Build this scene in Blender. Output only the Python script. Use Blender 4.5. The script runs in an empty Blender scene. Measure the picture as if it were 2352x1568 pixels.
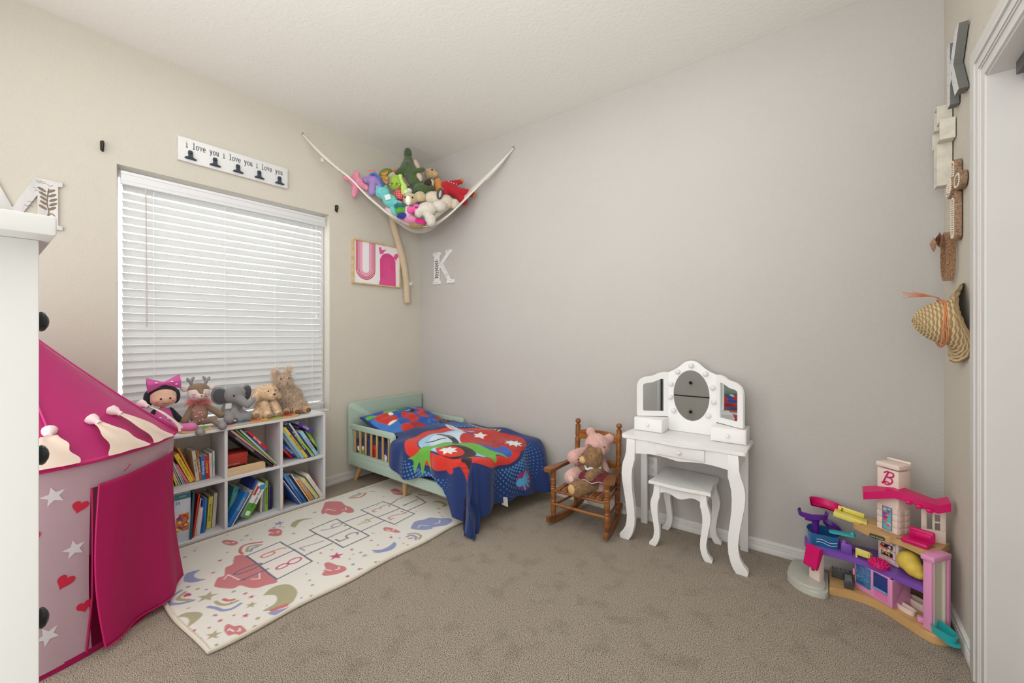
import bpy, bmesh, math, random
import numpy as np
from mathutils import Vector as V, Matrix, Euler, noise

# ---------------------------------------------------------------- camera, world, lights, exposure
SC = bpy.context.scene
C = SC.collection
cd = bpy.data.cameras.new('camera'); cam = bpy.data.objects.new('camera', cd); C.objects.link(cam)
cd.sensor_width = 36.0; cd.lens = 942.0 / 2352.0 * 36.0; cd.shift_y = -16.0 / 2352.0
cd.clip_start = 0.02
cam.location = (3.027, -2.557, 1.158); cam.rotation_euler = (math.pi / 2, 0, math.radians(37.25))
SC.camera = cam
SC.view_settings.view_transform = 'Standard'; SC.view_settings.look = 'None'
SC.view_settings.gamma = 1.0; SC.view_settings.use_curve_mapping = False
SC.view_settings.exposure = 0.0
W = bpy.data.worlds.new('world'); SC.world = W; W.use_nodes = True
bg = W.node_tree.nodes['Background']; bg.inputs[0].default_value = (0.93, 0.97, 1.0, 1); bg.inputs[1].default_value = 1.7

def light(name, kind, loc, power, size=.3, color=(1, 1, 1), rot=(0, 0, 0), sy=None, spread=None):
    d = bpy.data.lights.new(name, kind); o = bpy.data.objects.new(name, d); C.objects.link(o)
    d.energy = power; d.color = color; o.location = loc; o.rotation_euler = rot
    if kind == 'AREA':
        d.size = size
        if sy: d.shape = 'RECTANGLE'; d.size_y = sy
        if spread: d.spread = spread
    else: d.shadow_soft_size = size
    return o
light('window_daylight', 'AREA', (-0.85, -1.49, 2.15), 38, 1.5, (0.95, 0.98, 1.0), (0, math.radians(-52), 0), 1.5)
light('back_wall_fill', 'AREA', (1.9, -3.03, 1.35), 54, 3.0, (0.965, 0.985, 1.0), (math.radians(90), 0, 0), 2.5)  # added area fill across the solid back wall, no doorway there
light('ceiling_fill', 'AREA', (1.75, -1.6, 2.66), 11, 2.6, (0.965, 0.985, 1.0), (0, 0, 0), 2.2)  # added soft fill standing in for light bounced off the ceiling
fl_ = light('bounce_flash', 'SPOT', (2.75, -2.6, 1.75), 80, .25, (0.965, 0.985, 1.0))
fl_.data.spot_size = math.radians(125); fl_.data.spot_blend = 1.0
fl_.rotation_euler = (V((1.75, -1.05, 2.74)) - fl_.location).to_track_quat('-Z', 'Y').to_euler()

# ---------------------------------------------------------------- materials
def lin(c):
    return tuple(((x / 255.) / 12.92 if x / 255. <= .04045 else ((x / 255. + .055) / 1.055) ** 2.4) for x in c)
MATS = {}
def mat(col, rough=.6, bump=None, var=None, metal=0, alpha=1, trans=0, attr=False, sheen=0, tl=0, spec=.5, emit=None, key=None, sss=0):
    k = (tuple(col), rough, bump, var, metal, alpha, trans, attr, sheen, tl, spec, emit, key, sss)
    if k in MATS: return MATS[k]
    m = bpy.data.materials.new('m%d' % len(MATS)); m.use_nodes = True; MATS[k] = m
    nt = m.node_tree; N = nt.nodes; L = nt.links; b = N['Principled BSDF']
    c = lin(col) + (1,)
    b.inputs['Base Color'].default_value = c; b.inputs['Roughness'].default_value = rough
    b.inputs['Metallic'].default_value = metal; b.inputs['Alpha'].default_value = alpha
    b.inputs['Transmission Weight'].default_value = trans; b.inputs['Sheen Weight'].default_value = sheen
    b.inputs['Specular IOR Level'].default_value = spec
    tc = N.new('ShaderNodeTexCoord')
    src = None
    if attr:
        a = N.new('ShaderNodeAttribute'); a.attribute_name = 'Col'; src = a.outputs['Color']
    if var:
        n = N.new('ShaderNodeTexNoise'); n.inputs['Scale'].default_value = var[0]; n.inputs['Detail'].default_value = 3
        L.new(tc.outputs['Object'], n.inputs['Vector'])
        r = N.new('ShaderNodeMapRange'); r.inputs[1].default_value = .3; r.inputs[2].default_value = .7
        r.inputs[3].default_value = 1 - var[1]; r.inputs[4].default_value = 1 + var[1]
        L.new(n.outputs['Fac'], r.inputs[0])
        mx = N.new('ShaderNodeVectorMath'); mx.operation = 'SCALE'
        if src: L.new(src, mx.inputs[0])
        else: mx.inputs[0].default_value = c[:3]
        L.new(r.outputs[0], mx.inputs['Scale']); src = mx.outputs[0]
    if src: L.new(src, b.inputs['Base Color'])
    if bump:
        n = N.new('ShaderNodeTexNoise'); n.inputs['Scale'].default_value = bump[0]; n.inputs['Detail'].default_value = 4
        L.new(tc.outputs['Object'], n.inputs['Vector'])
        bp = N.new('ShaderNodeBump'); bp.inputs['Strength'].default_value = bump[1]; bp.inputs['Distance'].default_value = bump[2] if len(bump) > 2 else .003
        L.new(n.outputs['Fac'], bp.inputs['Height']); L.new(bp.outputs[0], b.inputs['Normal'])
    if tl:
        t = N.new('ShaderNodeBsdfTranslucent'); t.inputs[0].default_value = c
        if src: L.new(src, t.inputs[0])
        ms = N.new('ShaderNodeMixShader'); ms.inputs[0].default_value = tl
        L.new(b.outputs[0], ms.inputs[1]); L.new(t.outputs[0], ms.inputs[2])
        L.new(ms.outputs[0], N['Material Output'].inputs[0])
    return m
def wood(c1, c2, scale=6, rough=.45, axis=(1, 8, 8)):
    k = ('wood', c1, c2, scale, rough, axis)
    if k in MATS: return MATS[k]
    m = bpy.data.materials.new('wood%d' % len(MATS)); m.use_nodes = True; MATS[k] = m
    N = m.node_tree.nodes; L = m.node_tree.links; b = N['Principled BSDF']; b.inputs['Roughness'].default_value = rough
    tc = N.new('ShaderNodeTexCoord'); mp = N.new('ShaderNodeMapping'); mp.inputs['Scale'].default_value = axis
    n = N.new('ShaderNodeTexNoise'); n.inputs['Scale'].default_value = scale; n.inputs['Detail'].default_value = 6
    cr = N.new('ShaderNodeValToRGB'); cr.color_ramp.elements[0].position = .3; cr.color_ramp.elements[1].position = .7
    cr.color_ramp.elements[0].color = lin(c1) + (1,); cr.color_ramp.elements[1].color = lin(c2) + (1,)
    L.new(tc.outputs['Object'], mp.inputs[0]); L.new(mp.outputs[0], n.inputs['Vector']); L.new(n.outputs['Fac'], cr.inputs[0]); L.new(cr.outputs[0], b.inputs['Base Color'])
    return m
def fabric(c, s=.25, tl=0): return mat(c, .85, (420, .25, .002), (14, .06), sheen=s, tl=tl)
def fuzz(c, v=.16): return mat(c, .95, (160, .9, .006), (60, v), sheen=.35)
def plastic(c, r=.32): return mat(c, r, None, None, spec=.45)
WHITEP = mat((238, 237, 234), .32, (30, .03), None)

# ---------------------------------------------------------------- mesh builder
def I4(): return Matrix.Identity(4)
def T(x, y=0, z=0): return Matrix.Translation(V((x, y, z)) if not hasattr(x, '__len__') else V(x))
def R(a, ax): return Matrix.Rotation(a, 4, ax)
def frame(o, x, y):
    x = V(x).normalized(); z = x.cross(V(y)).normalized(); y = z.cross(x)
    m = Matrix((x, y, z)).transposed().to_4x4(); m.translation = V(o); return m
def FA(y, z, x=0.0): return frame((x, y, z), (0, 1, 0), (0, 0, 1))      # facing +x, on the window wall
def FB(x, z, y=0.0): return frame((x, y, z), (1, 0, 0), (0, 0, 1))      # facing -y, on the grey wall
def FR(y, z, x=3.443): return frame((x, y, z), (0, -1, 0), (0, 0, 1))   # facing -x, on the closet wall
class G:
    def __init__(s): s.v = []; s.f = []; s.m = []; s.col = None
    def add(s, vs, fs, m=0, M=None):
        o = len(s.v)
        if M is not None: vs = [M @ V(p) for p in vs]
        s.v += [tuple(p) for p in vs]; s.f += [tuple(i + o for i in f) for f in fs]; s.m += [m] * len(fs); return s
    def bm(s, b, m=0, M=None):
        b.verts.index_update()
        s.add([tuple(q.co) for q in b.verts], [[q.index for q in f.verts] for f in b.faces], m, M); b.free(); return s
    def box(s, a, c, m=0, bev=0, M=None, seg=2):
        b = bmesh.new(); bmesh.ops.create_cube(b, size=1)
        sx, sy, sz = (abs(c[i] - a[i]) for i in range(3))
        for q in b.verts: q.co = V((q.co.x * sx + (a[0] + c[0]) / 2, q.co.y * sy + (a[1] + c[1]) / 2, q.co.z * sz + (a[2] + c[2]) / 2))
        if bev: bmesh.ops.bevel(b, geom=b.edges[:], offset=min(bev, .49 * min(sx, sy, sz)), segments=seg, affect='EDGES', profile=.5)
        return s.bm(b, m, M)
    def cbox(s, c, sz, m=0, bev=0, M=None, seg=2):
        return s.box([c[i] - sz[i] / 2 for i in range(3)], [c[i] + sz[i] / 2 for i in range(3)], m, bev, M, seg)
    def tube(s, pts, r, n=8, m=0, closed=False, M=None, cap=True, flat=1.0):
        pts = [V(p) for p in pts]; k = len(pts)
        rs = r if hasattr(r, '__len__') else [r] * k
        vs = []; fs = []; up = None
        for i, p in enumerate(pts):
            if closed: t = pts[(i + 1) % k] - pts[i - 1]
            else: t = pts[min(i + 1, k - 1)] - pts[max(i - 1, 0)]
            if t.length < 1e-9: t = V((0, 0, 1))
            t.normalize()
            if up is None:
                up = V((0, 0, 1)) if abs(t.z) < .9 else V((1, 0, 0))
            up = (up - t * up.dot(t))
            if up.length < 1e-6: up = t.orthogonal()
            up.normalize(); sd = t.cross(up)
            for j in range(n):
                a = 2 * math.pi * j / n
                vs.append(p + (up * math.cos(a) * flat + sd * math.sin(a)) * rs[i])
        for i in range(k if closed else k - 1):
            i2 = (i + 1) % k
            for j in range(n):
                j2 = (j + 1) % n; fs.append((i * n + j, i * n + j2, i2 * n + j2, i2 * n + j))
        if cap and not closed: fs.append(tuple(range(n - 1, -1, -1))); fs.append(tuple((k - 1) * n + j for j in range(n)))
        return s.add(vs, fs, m, M)
    def lathe(s, prof, M=None, n=24, m=0, a0=0, a1=2 * math.pi):
        vs = []; fs = []; full = abs(a1 - a0 - 2 * math.pi) < 1e-6; c = n if full else n + 1
        for r, z in prof:
            for j in range(c):
                a = a0 + (a1 - a0) * j / n; vs.append((r * math.cos(a), r * math.sin(a), z))
        for i in range(len(prof) - 1):
            for j in range(n):
                j2 = (j + 1) % c; fs.append((i * c + j, i * c + j2, (i + 1) * c + j2, (i + 1) * c + j))
        if full:
            if prof[0][0] > 1e-5: fs.append(tuple(range(c - 1, -1, -1)))
            if prof[-1][0] > 1e-5: fs.append(tuple((len(prof) - 1) * c + j for j in range(c)))
        return s.add(vs, fs, m, M)
    def prism(s, poly, z0, z1, M=None, m=0, bev=0):
        ar = sum(poly[i][0] * poly[(i + 1) % len(poly)][1] - poly[(i + 1) % len(poly)][0] * poly[i][1] for i in range(len(poly)))
        if ar < 0: poly = poly[::-1]
        if z1 < z0: z0, z1 = z1, z0
        b = bmesh.new()
        lo = [b.verts.new((p[0], p[1], z0)) for p in poly]; hi = [b.verts.new((p[0], p[1], z1)) for p in poly]
        b.faces.new(lo[::-1]); top = b.faces.new(hi); k = len(poly)
        for i in range(k): b.faces.new((lo[i], lo[(i + 1) % k], hi[(i + 1) % k], hi[i]))
        if bev: bmesh.ops.bevel(b, geom=list(top.edges), offset=bev, segments=2, affect='EDGES', profile=.5, clamp_overlap=True)
        return s.bm(b, m, M)
    def ell(s, c, r, rot=None, m=0, n=16, M=None):
        b = bmesh.new(); bmesh.ops.create_uvsphere(b, u_segments=n, v_segments=max(6, n * 2 // 3), radius=1)
        if not hasattr(r, '__len__'): r = (r, r, r)
        X = T(c) @ (Euler(rot).to_matrix().to_4x4() if rot else I4()) @ Matrix.Diagonal((r[0], r[1], r[2], 1))
        return s.bm(b, m, (M @ X) if M is not None else X)
    def grid(s, P, nu, nv, m=0):
        vs = [P(i / (nu - 1), j / (nv - 1)) for j in range(nv) for i in range(nu)]
        fs = [(j * nu + i, j * nu + i + 1, (j + 1) * nu + i + 1, (j + 1) * nu + i) for j in range(nv - 1) for i in range(nu - 1)]
        return s.add(vs, fs, m)
    def text(s, t, size, M, ext=.0006, m=0, ax='CENTER', ay='CENTER', sx=1.0, sp=1.0, res=3):
        cu = bpy.data.curves.new('t', 'FONT'); cu.body = t; cu.size = size; cu.extrude = ext; cu.align_x = ax; cu.align_y = ay
        cu.resolution_u = res; cu.space_character = sp
        o = bpy.data.objects.new('t', cu); C.objects.link(o)
        dg = bpy.context.evaluated_depsgraph_get(); me = bpy.data.meshes.new_from_object(o.evaluated_get(dg))
        s.add([(q.co.x * sx, q.co.y, q.co.z + ext) for q in me.vertices], [tuple(p.vertices) for p in me.polygons], m, M)
        bpy.data.objects.remove(o); bpy.data.curves.remove(cu); bpy.data.meshes.remove(me); return s
    def mesh(s, name, mats, ang=38, smooth=True):
        me = bpy.data.meshes.new(name); me.from_pydata(s.v, [], s.f); 
        for q in (mats if isinstance(mats, (list, tuple)) else [mats]): me.materials.append(q)
        me.polygons.foreach_set('material_index', s.m); me.update()
        if smooth:
            me.polygons.foreach_set('use_smooth', [True] * len(me.polygons)); me.set_sharp_from_angle(angle=math.radians(ang))
        if s.col is not None:
            a = me.color_attributes.new('Col', 'FLOAT_COLOR', 'POINT'); a.data.foreach_set('color', np.asarray(s.col, dtype=np.float32).ravel())
        return me
    def obj(s, name, mats, parent=None, loc=None, ang=38, smooth=True, M=None):
        o = bpy.data.objects.new(name, s.mesh(name, mats, ang, smooth)); C.objects.link(o)
        if parent is not None:
            o.parent = parent
            inv = root_inv(parent)
            if M is None: o.matrix_local = inv
            else: o.matrix_local = inv @ M
        elif M is not None: o.matrix_world = M
        return o
ROOTW = {}
def root_inv(p):
    m = ROOTW.get(p.name)
    return m.inverted() if m is not None else I4()
def tag(o, label=None, cat=None, group=None, kind=None):
    if label: o['label'] = label
    if cat: o['category'] = cat
    if group: o['group'] = group
    if kind: o['kind'] = kind
    return o
def thing(name, label, cat, loc=(0, 0, 0), group=None, M=None):
    """an Empty at the thing's base; parts are modelled in world space and keep their place under it"""
    o = bpy.data.objects.new(name, None); C.objects.link(o); o.empty_display_size = .05
    X = M if M is not None else T(loc)
    o.matrix_world = X; ROOTW[o.name] = X.copy()
    return tag(o, label, cat, group)
def struct(o): o['kind'] = 'structure'; return o
def solo(o, label, cat, group=None): return tag(o, label, cat, group)

# ---------------------------------------------------------------- plush bodies (one continuous skin), fur
def plush(name, blobs, m, parent, vox=.006, smooth=4, fur=None, label=None, keep=None):
    """blobs: ('e',centre,radii,rot) ellipsoids or ('c',p,q,r1,r2) tapered limbs, fused into one surface"""
    g = G()
    for b in blobs:
        if b[0] == 'e': g.ell(b[1], b[2], b[3] if len(b) > 3 else None, n=18)
        else:
            p, q = V(b[1]), V(b[2]); r1, r2 = b[3], b[4] if len(b) > 4 else b[3]
            g.tube([p.lerp(q, t) for t in (0, .25, .5, .75, 1)], [r1 + (r2 - r1) * t for t in (0, .25, .5, .75, 1)], 12)
            g.ell(p, r1, n=12); g.ell(q, r2, n=12)
    me = g.mesh('tmp', m, smooth=False); o = bpy.data.objects.new('tmp', me); C.objects.link(o)
    md = o.modifiers.new('r', 'REMESH'); md.mode = 'VOXEL'; md.voxel_size = vox
    if smooth: ms = o.modifiers.new('s', 'SMOOTH'); ms.iterations = smooth; ms.factor = .5
    dg = bpy.context.evaluated_depsgraph_get(); nm = bpy.data.meshes.new_from_object(o.evaluated_get(dg))
    bpy.data.objects.remove(o); bpy.data.meshes.remove(me)
    n = len(nm.vertices); co = np.zeros(n * 3, np.float32); nm.vertices.foreach_get('co', co)
    no = np.zeros(n * 3, np.float32); nm.vertex_normals.foreach_get('vector', no)
    co = co.reshape(-1, 3); no = no.reshape(-1, 3)
    out = G(); out.v = [tuple(x) for x in co.tolist()]; out.f = [tuple(p.vertices) for p in nm.polygons]; out.m = [0] * len(out.f)
    bpy.data.meshes.remove(nm)
    if fur:
        cnt, ln, wd, grav = fur[:4]; rg = np.random.RandomState(len(out.v) % 1000)
        ix = rg.randint(0, n, cnt); jit = rg.normal(0, .002, (cnt, 3)); p = co[ix] + jit * .5
        d = no[ix] + rg.normal(0, .45, (cnt, 3)); d[:, 2] -= grav; d /= np.linalg.norm(d, axis=1)[:, None]
        L = ln * (.6 + .7 * rg.rand(cnt))[:, None]
        sd = np.cross(d, rg.normal(0, 1, (cnt, 3))); sd /= np.linalg.norm(sd, axis=1)[:, None] + 1e-6
        bend = rg.normal(0, .25, (cnt, 3)); bend[:, 2] -= grav
        a = p - sd * wd; b = p + sd * wd; mid = p + d * L * .55; c1 = mid - sd * wd * .7; c2 = mid + sd * wd * .7; tip = p + (d + bend * .5) * L
        vs = np.stack([a, b, c1, c2, tip], 1).reshape(-1, 3); o0 = len(out.v)
        out.v += [tuple(x) for x in vs.tolist()]
        for i in range(cnt):
            k = o0 + i * 5; out.f += [(k, k + 1, k + 3, k + 2), (k + 2, k + 3, k + 4)]; out.m += [0, 0]
    ob = out.obj(name, m, parent, ang=80)
    if label: ob['label'] = label
    return ob

# ---------------------------------------------------------------- printed cloth (colours live on the cloth's own mesh)
class Print:
    def __init__(s, w, h, res, base):
        s.w, s.h = w, h; s.nu = int(w / res) + 1; s.nv = int(h / res) + 1; s.res = res
        s.U, s.Vv = np.meshgrid(np.linspace(0, w, s.nu), np.linspace(0, h, s.nv)); s.c = np.ones((s.nv, s.nu, 4)); s.c[:, :, :3] = lin(base)
    def mix(s, sl, a, col):
        a = np.clip(a, 0, 1)[..., None]; s.c[sl][..., :3] = s.c[sl][..., :3] * (1 - a) + np.array(lin(col)) * a
    def win(s, x0, x1, y0, y1):
        i0 = max(0, int(x0 / s.res) - 2); i1 = min(s.nu, int(x1 / s.res) + 3); j0 = max(0, int(y0 / s.res) - 2); j1 = min(s.nv, int(y1 / s.res) + 3)
        return (slice(j0, max(j0, j1)), slice(i0, max(i0, i1)))
    def stroke(s, pts, w, col, closed=False, al=1):
        pts = list(pts) + ([pts[0]] if closed else [])
        xs = [p[0] for p in pts]; ys = [p[1] for p in pts]; sl = s.win(min(xs) - w, max(xs) + w, min(ys) - w, max(ys) + w)
        U = s.U[sl]; Vv = s.Vv[sl]; d = np.full(U.shape, 9.)
        for (x0, y0), (x1, y1) in zip(pts[:-1], pts[1:]):
            dx, dy = x1 - x0, y1 - y0; t = np.clip(((U - x0) * dx + (Vv - y0) * dy) / (dx * dx + dy * dy + 1e-12), 0, 1)
            d = np.minimum(d, np.hypot(U - x0 - t * dx, Vv - y0 - t * dy))
        s.mix(sl, ((w / 2 - d) / s.res + .5) * al, col)
    def poly(s, pts, col, al=1):
        xs = [p[0] for p in pts]; ys = [p[1] for p in pts]; sl = s.win(min(xs), max(xs), min(ys), max(ys))
        U = s.U[sl]; Vv = s.Vv[sl]; ins = np.zeros(U.shape, bool); d = np.full(U.shape, 9.)
        for i in range(len(pts)):
            x0, y0 = pts[i]; x1, y1 = pts[(i + 1) % len(pts)]
            if y0 != y1: ins ^= ((y0 > Vv) != (y1 > Vv)) & (U < (x1 - x0) * (Vv - y0) / (y1 - y0) + x0)
            dx, dy = x1 - x0, y1 - y0; t = np.clip(((U - x0) * dx + (Vv - y0) * dy) / (dx * dx + dy * dy + 1e-12), 0, 1)
            d = np.minimum(d, np.hypot(U - x0 - t * dx, Vv - y0 - t * dy))
        s.mix(sl, (np.where(ins, d, -d) / s.res + .5) * al, col)
    def disc(s, x, y, r, col, ry=None, al=1, rot=0):
        ry = ry or r; q = max(r, ry); sl = s.win(x - q, x + q, y - q, y + q); U = s.U[sl] - x; Vv = s.Vv[sl] - y
        c, n = math.cos(rot), math.sin(rot); a = U * c + Vv * n; b = -U * n + Vv * c
        d = 1 - np.hypot(a / r, b / ry); s.mix(sl, (d * min(r, ry) / s.res + .5) * al, col)
    def star(s, x, y, r, col, k=5, rot=.3, inn=.42):
        s.poly([(x + math.cos(rot + math.pi * i / k) * r * (1 if i % 2 == 0 else inn), y + math.sin(rot + math.pi * i / k) * r * (1 if i % 2 == 0 else inn)) for i in range(2 * k)], col)
    def sheet(s, P):
        g = G(); nu, nv = s.nu, s.nv; X, Y, Z = P(s.U, s.Vv)
        g.v = list(zip(X.ravel().tolist(), Y.ravel().tolist(), Z.ravel().tolist()))
        i = np.arange((nv - 1) * nu).reshape(nv - 1, nu)[:, :-1].ravel()
        g.f = list(zip(i.tolist(), (i + 1).tolist(), (i + 1 + nu).tolist(), (i + nu).tolist())); g.m = [0] * len(g.f); g.col = s.c; return g
def rot2(p, a): return (p[0] * math.cos(a) - p[1] * math.sin(a), p[0] * math.sin(a) + p[1] * math.cos(a))
def starp(r, k=5, inn=.42, rot=math.pi / 2): return [(math.cos(rot + math.pi * i / k) * r * (1 if i % 2 == 0 else inn), math.sin(rot + math.pi * i / k) * r * (1 if i % 2 == 0 else inn)) for i in range(2 * k)]
def heartp(r): return [(r * .062 * 16 * math.sin(t) ** 3, r * .062 * (13 * math.cos(t) - 5 * math.cos(2 * t) - 2 * math.cos(3 * t) - math.cos(4 * t))) for t in [2 * math.pi * i / 28 for i in range(28)]]
def rrect(w, h, r, n=5, cx=0, cy=0):
    p = []
    for qx, qy, a in ((1, 1, 0), (-1, 1, 90), (-1, -1, 180), (1, -1, 270)):
        for i in range(n + 1):
            t = math.radians(a + 90 * i / n); p.append((cx + qx * (w / 2 - r) + r * math.cos(t), cy + qy * (h / 2 - r) + r * math.sin(t)))
    return p
def sp(pts, k=6):
    """smooth curve through the given points"""
    pts = [V(p) if len(p) == 3 else V((p[0], p[1], 0)) for p in pts]; o = []
    for i in range(len(pts) - 1):
        a, b, c, d = pts[max(i - 1, 0)], pts[i], pts[i + 1], pts[min(i + 2, len(pts) - 1)]
        for j in range(k):
            t = j / k; o.append(.5 * ((2 * b) + (c - a) * t + (2 * a - 5 * b + 4 * c - d) * t * t + (3 * b - a - 3 * c + d) * t ** 3))
    o.append(pts[-1]); return o
def sp2(pts, k=6): return [(p.x, p.y) for p in sp(pts, k)]
# ================================================================= ROOM
WX, BY, H = 3.443, -3.05, 2.74
WIN = (-2.088, -0.895, 0.572, 2.076)       # y0, y1, z0, z1
def wallmat(c): 
    m = mat(c, .9, (130, .55, .0035), (2.2, .012), key='wall'); return m
CREAM = wallmat((209, 203, 190)); GREY = wallmat((193, 189, 184)); CEIL = mat((234, 232, 225), .92, (60, .5, .004), None, key='ceil')
TRIM = mat((226, 224, 220), .4, (20, .05), None, key='trim')
# carpet: speckled loop pile
def carpet():
    m = bpy.data.materials.new('carpet'); m.use_nodes = True; N = m.node_tree.nodes; L = m.node_tree.links; b = N['Principled BSDF']
    b.inputs['Roughness'].default_value = 1; b.inputs['Specular IOR Level'].default_value = .1
    tc = N.new('ShaderNodeTexCoord')
    n1 = N.new('ShaderNodeTexNoise'); n1.inputs['Scale'].default_value = 330; n1.inputs['Detail'].default_value = 2; n1.inputs['Roughness'].default_value = .6
    n2 = N.new('ShaderNodeTexNoise'); n2.inputs['Scale'].default_value = 10; n2.inputs['Detail'].default_value = 5
    cr = N.new('ShaderNodeValToRGB'); e = cr.color_ramp.elements
    e[0].position = .38; e[0].color = lin((62, 54, 44)) + (1,); e[1].position = .62; e[1].color = lin((208, 196, 180)) + (1,)
    q = e.new(.46); q.color = lin((156, 144, 129)) + (1,)
    r = N.new('ShaderNodeMapRange'); r.inputs[1].default_value = .34; r.inputs[2].default_value = .47; r.inputs[3].default_value = .86; r.inputs[4].default_value = 1.0
    mx = N.new('ShaderNodeVectorMath'); mx.operation = 'SCALE'
    bp = N.new('ShaderNodeBump'); bp.inputs['Strength'].default_value = 1; bp.inputs['Distance'].default_value = .004
    for n in (n1, n2): L.new(tc.outputs['Object'], n.inputs['Vector'])
    L.new(n1.outputs['Fac'], cr.inputs[0]); L.new(n2.outputs['Fac'], r.inputs[0]); L.new(cr.outputs[0], mx.inputs[0]); L.new(r.outputs[0], mx.inputs['Scale'])
    L.new(mx.outputs[0], b.inputs['Base Color']); L.new(n1.outputs['Fac'], bp.inputs['Height']); L.new(bp.outputs[0], b.inputs['Normal'])
    return m
struct(G().box((-.15, BY - .15, -.1), (WX + .9, .15, 0)).obj('floor', carpet()))
struct(G().box((-.15, BY - .15, H), (WX + .9, .15, H + .1)).obj('ceiling', CEIL))
g = G(); y0, y1, z0, z1 = WIN
g.box((-.15, BY, 0), (0, y0, H)); g.box((-.15, y1, 0), (0, .15, H)); g.box((-.15, y0, 0), (0, y1, z0)); g.box((-.15, y0, z1), (0, y1, H))
struct(g.obj('wall_left', CREAM))
struct(G().box((0, 0, 0), (WX + .15, .15, H)).obj('wall_far', GREY))
CL = (-2.45, -.605, 1.99)                   # closet opening y0,y1,top
g = G(); g.box((WX, CL[1], 0), (WX + .12, 0, H)); g.box((WX, BY, 0), (WX + .12, CL[0], H)); g.box((WX, CL[0], CL[2]), (WX + .12, CL[1], H))
struct(g.obj('wall_right', CREAM))
struct(G().box((-.15, BY - .15, 0), (WX + .9, BY, H)).obj('wall_back', CREAM))
g = G(); g.box((WX + .75, BY, 0), (WX + .9, .15, H)); g.box((WX + .12, -.2, 0), (WX + .75, -.1, H)); g.box((WX + .12, BY, 0), (WX + .75, BY + .1, H))
struct(g.obj('wall_closet', TRIM))
# closet jamb, casing and head track
g = G()
jy = CL[1]
g.box((WX - .004, jy - .006, 0), (WX + .075, jy + .012, CL[2])); g.box((WX + .075, jy - .028, 0), (WX + .085, jy + .01, CL[2]))
g.box((WX - .004, CL[0], CL[2] - .012), (WX + .12, jy, CL[2] + .006))
struct(g.obj('door_1', mat((214, 211, 207), .5, (16, .08), (4, .02))))
g = G(); g.box((WX + .045, CL[0], CL[2] - .05), (WX + .095, jy - .05, CL[2] - .012)); g.box((WX + .06, CL[0], CL[2] - .075), (WX + .064, jy - .05, CL[2] - .05))
struct(g.obj('door_1_track', mat((92, 92, 90), .4, metal=.4)))
g = G()
def casing(w0, w1, th):   # vertical leg and head of the casing, offsets from the opening edge
    ya, yb = jy + w0, jy + w1; zt0, zt1 = CL[2] + w0, CL[2] + w1
    g.prism([(-ya, 0), (-yb, 0), (-yb, zt1), (-CL[0] + .02, zt1), (-CL[0] + .02, zt0), (-ya, zt0)], 0, th, FR(0, 0), bev=.0015)
for a, b, t in ((-.002, .03, .010), (.03, .038, .013), (.038, .062, .016), (.062, .070, .012), (.070, .098, .019), (.098, .126, .0165)): casing(a, b, t)
struct(g.obj('trim_1', TRIM))
g = G()   # closed sliding closet doors
g.box((WX + .078, -1.50, .01), (WX + .100, jy - .012, CL[2] - .013), bev=.002); struct(g.obj('door_2', mat((222, 222, 222), .4)))
g = G(); g.box((WX + .052, CL[0] + .01, .01), (WX + .070, -1.42, CL[2] - .076), bev=.002); g.box((WX + .046, -1.46, .01), (WX + .074, -1.42, CL[2] - .08), bev=.002); struct(g.obj('door_3', mat((222, 222, 222), .4)))
# baseboards: stepped profile
def base(name, p, q, nrm):
    g = G(); p = V(p); q = V(q); d = (q - p); M = frame(p, d, (0, 0, 1))
    s = 1 if (M.to_3x3() @ V((0, 0, 1))).dot(V(nrm)) > 0 else -1
    for z0, z1, t in ((0, .03, .014), (.03, .036, .011), (.036, .042, .014), (.042, .047, .010), (.047, .062, .012), (.062, .066, .008)):
        g.box((0, z0, 0), (d.length, z1, s * t), M=M, bev=.0012)
    struct(g.obj(name, TRIM))
base('baseboard_left', (0, BY, 0), (0, 0, 0), (1, 0, 0)); base('baseboard_far', (0, 0, 0), (WX, 0, 0), (0, -1, 0)); base('baseboard_right', (WX, 0, 0), (WX, jy + .126, 0), (-1, 0, 0))
# ---- window: frame, panes, blind
wr = struct(bpy.data.objects.new('window_1', None)); C.objects.link(wr)
VIN = mat((240, 240, 238), .4)
g = G()
for a, b in (((-.13, y0, z0), (-.09, y0 + .02, z1)), ((-.13, y1 - .02, z0), (-.09, y1, z1)), ((-.13, y0 + .02, z0), (-.091, y1 - .02, z0 + .04)), ((-.13, y0 + .02, z1 - .04), (-.091, y1 - .02, z1))):
    g.box(a, b, bev=.003)
g.obj('window_frame', VIN, wr)
g = G(); g.box((-.112, y0 + .018, z0 + .038), (-.108, y1 - .018, z1 - .038)); g.obj('pane', mat((255, 255, 255), .0, trans=1, key='glass'), wr)
struct(G().box((-.088, y0 + .001, z0), (.0, y1 - .001, z0 + .012), bev=.003).obj('window_sill', TRIM))
SLAT = mat((224, 224, 222), .45, tl=.08, key='slat')
bl = thing('window_blind', 'white horizontal slat blind lowered over the window', 'blind', (-.03, -1.49, .63))
by0, by1 = y0 + .018, y1 - .03
g = G()
zt = 1.990; zb = .655; n = 30; pit = (zt - zb) / n
for i in range(n):
    z = zt - (i + .5) * pit; M = T(-.045, 0, z) @ R(math.radians(55), 'Y')
    g.box((-.025, by0 + .012, -.0013), (.025, by1 - .012, .0013), M=M)
g.obj('slats', SLAT, bl)
g = G(); g.box((-.03, by0, 1.978), (-.012, by1, 2.052), bev=.003); g.box((-.012, by0, 2.0), (-.010, by1, 2.02), bev=.001); g.box((-.012, by0, 2.034), (-.009, by1, 2.05), bev=.001)
g.box((-.012, by0, 1.98), (-.0095, by1, 1.99), bev=.001)
g.obj('valance', mat((225, 225, 226), .4), bl)
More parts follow.
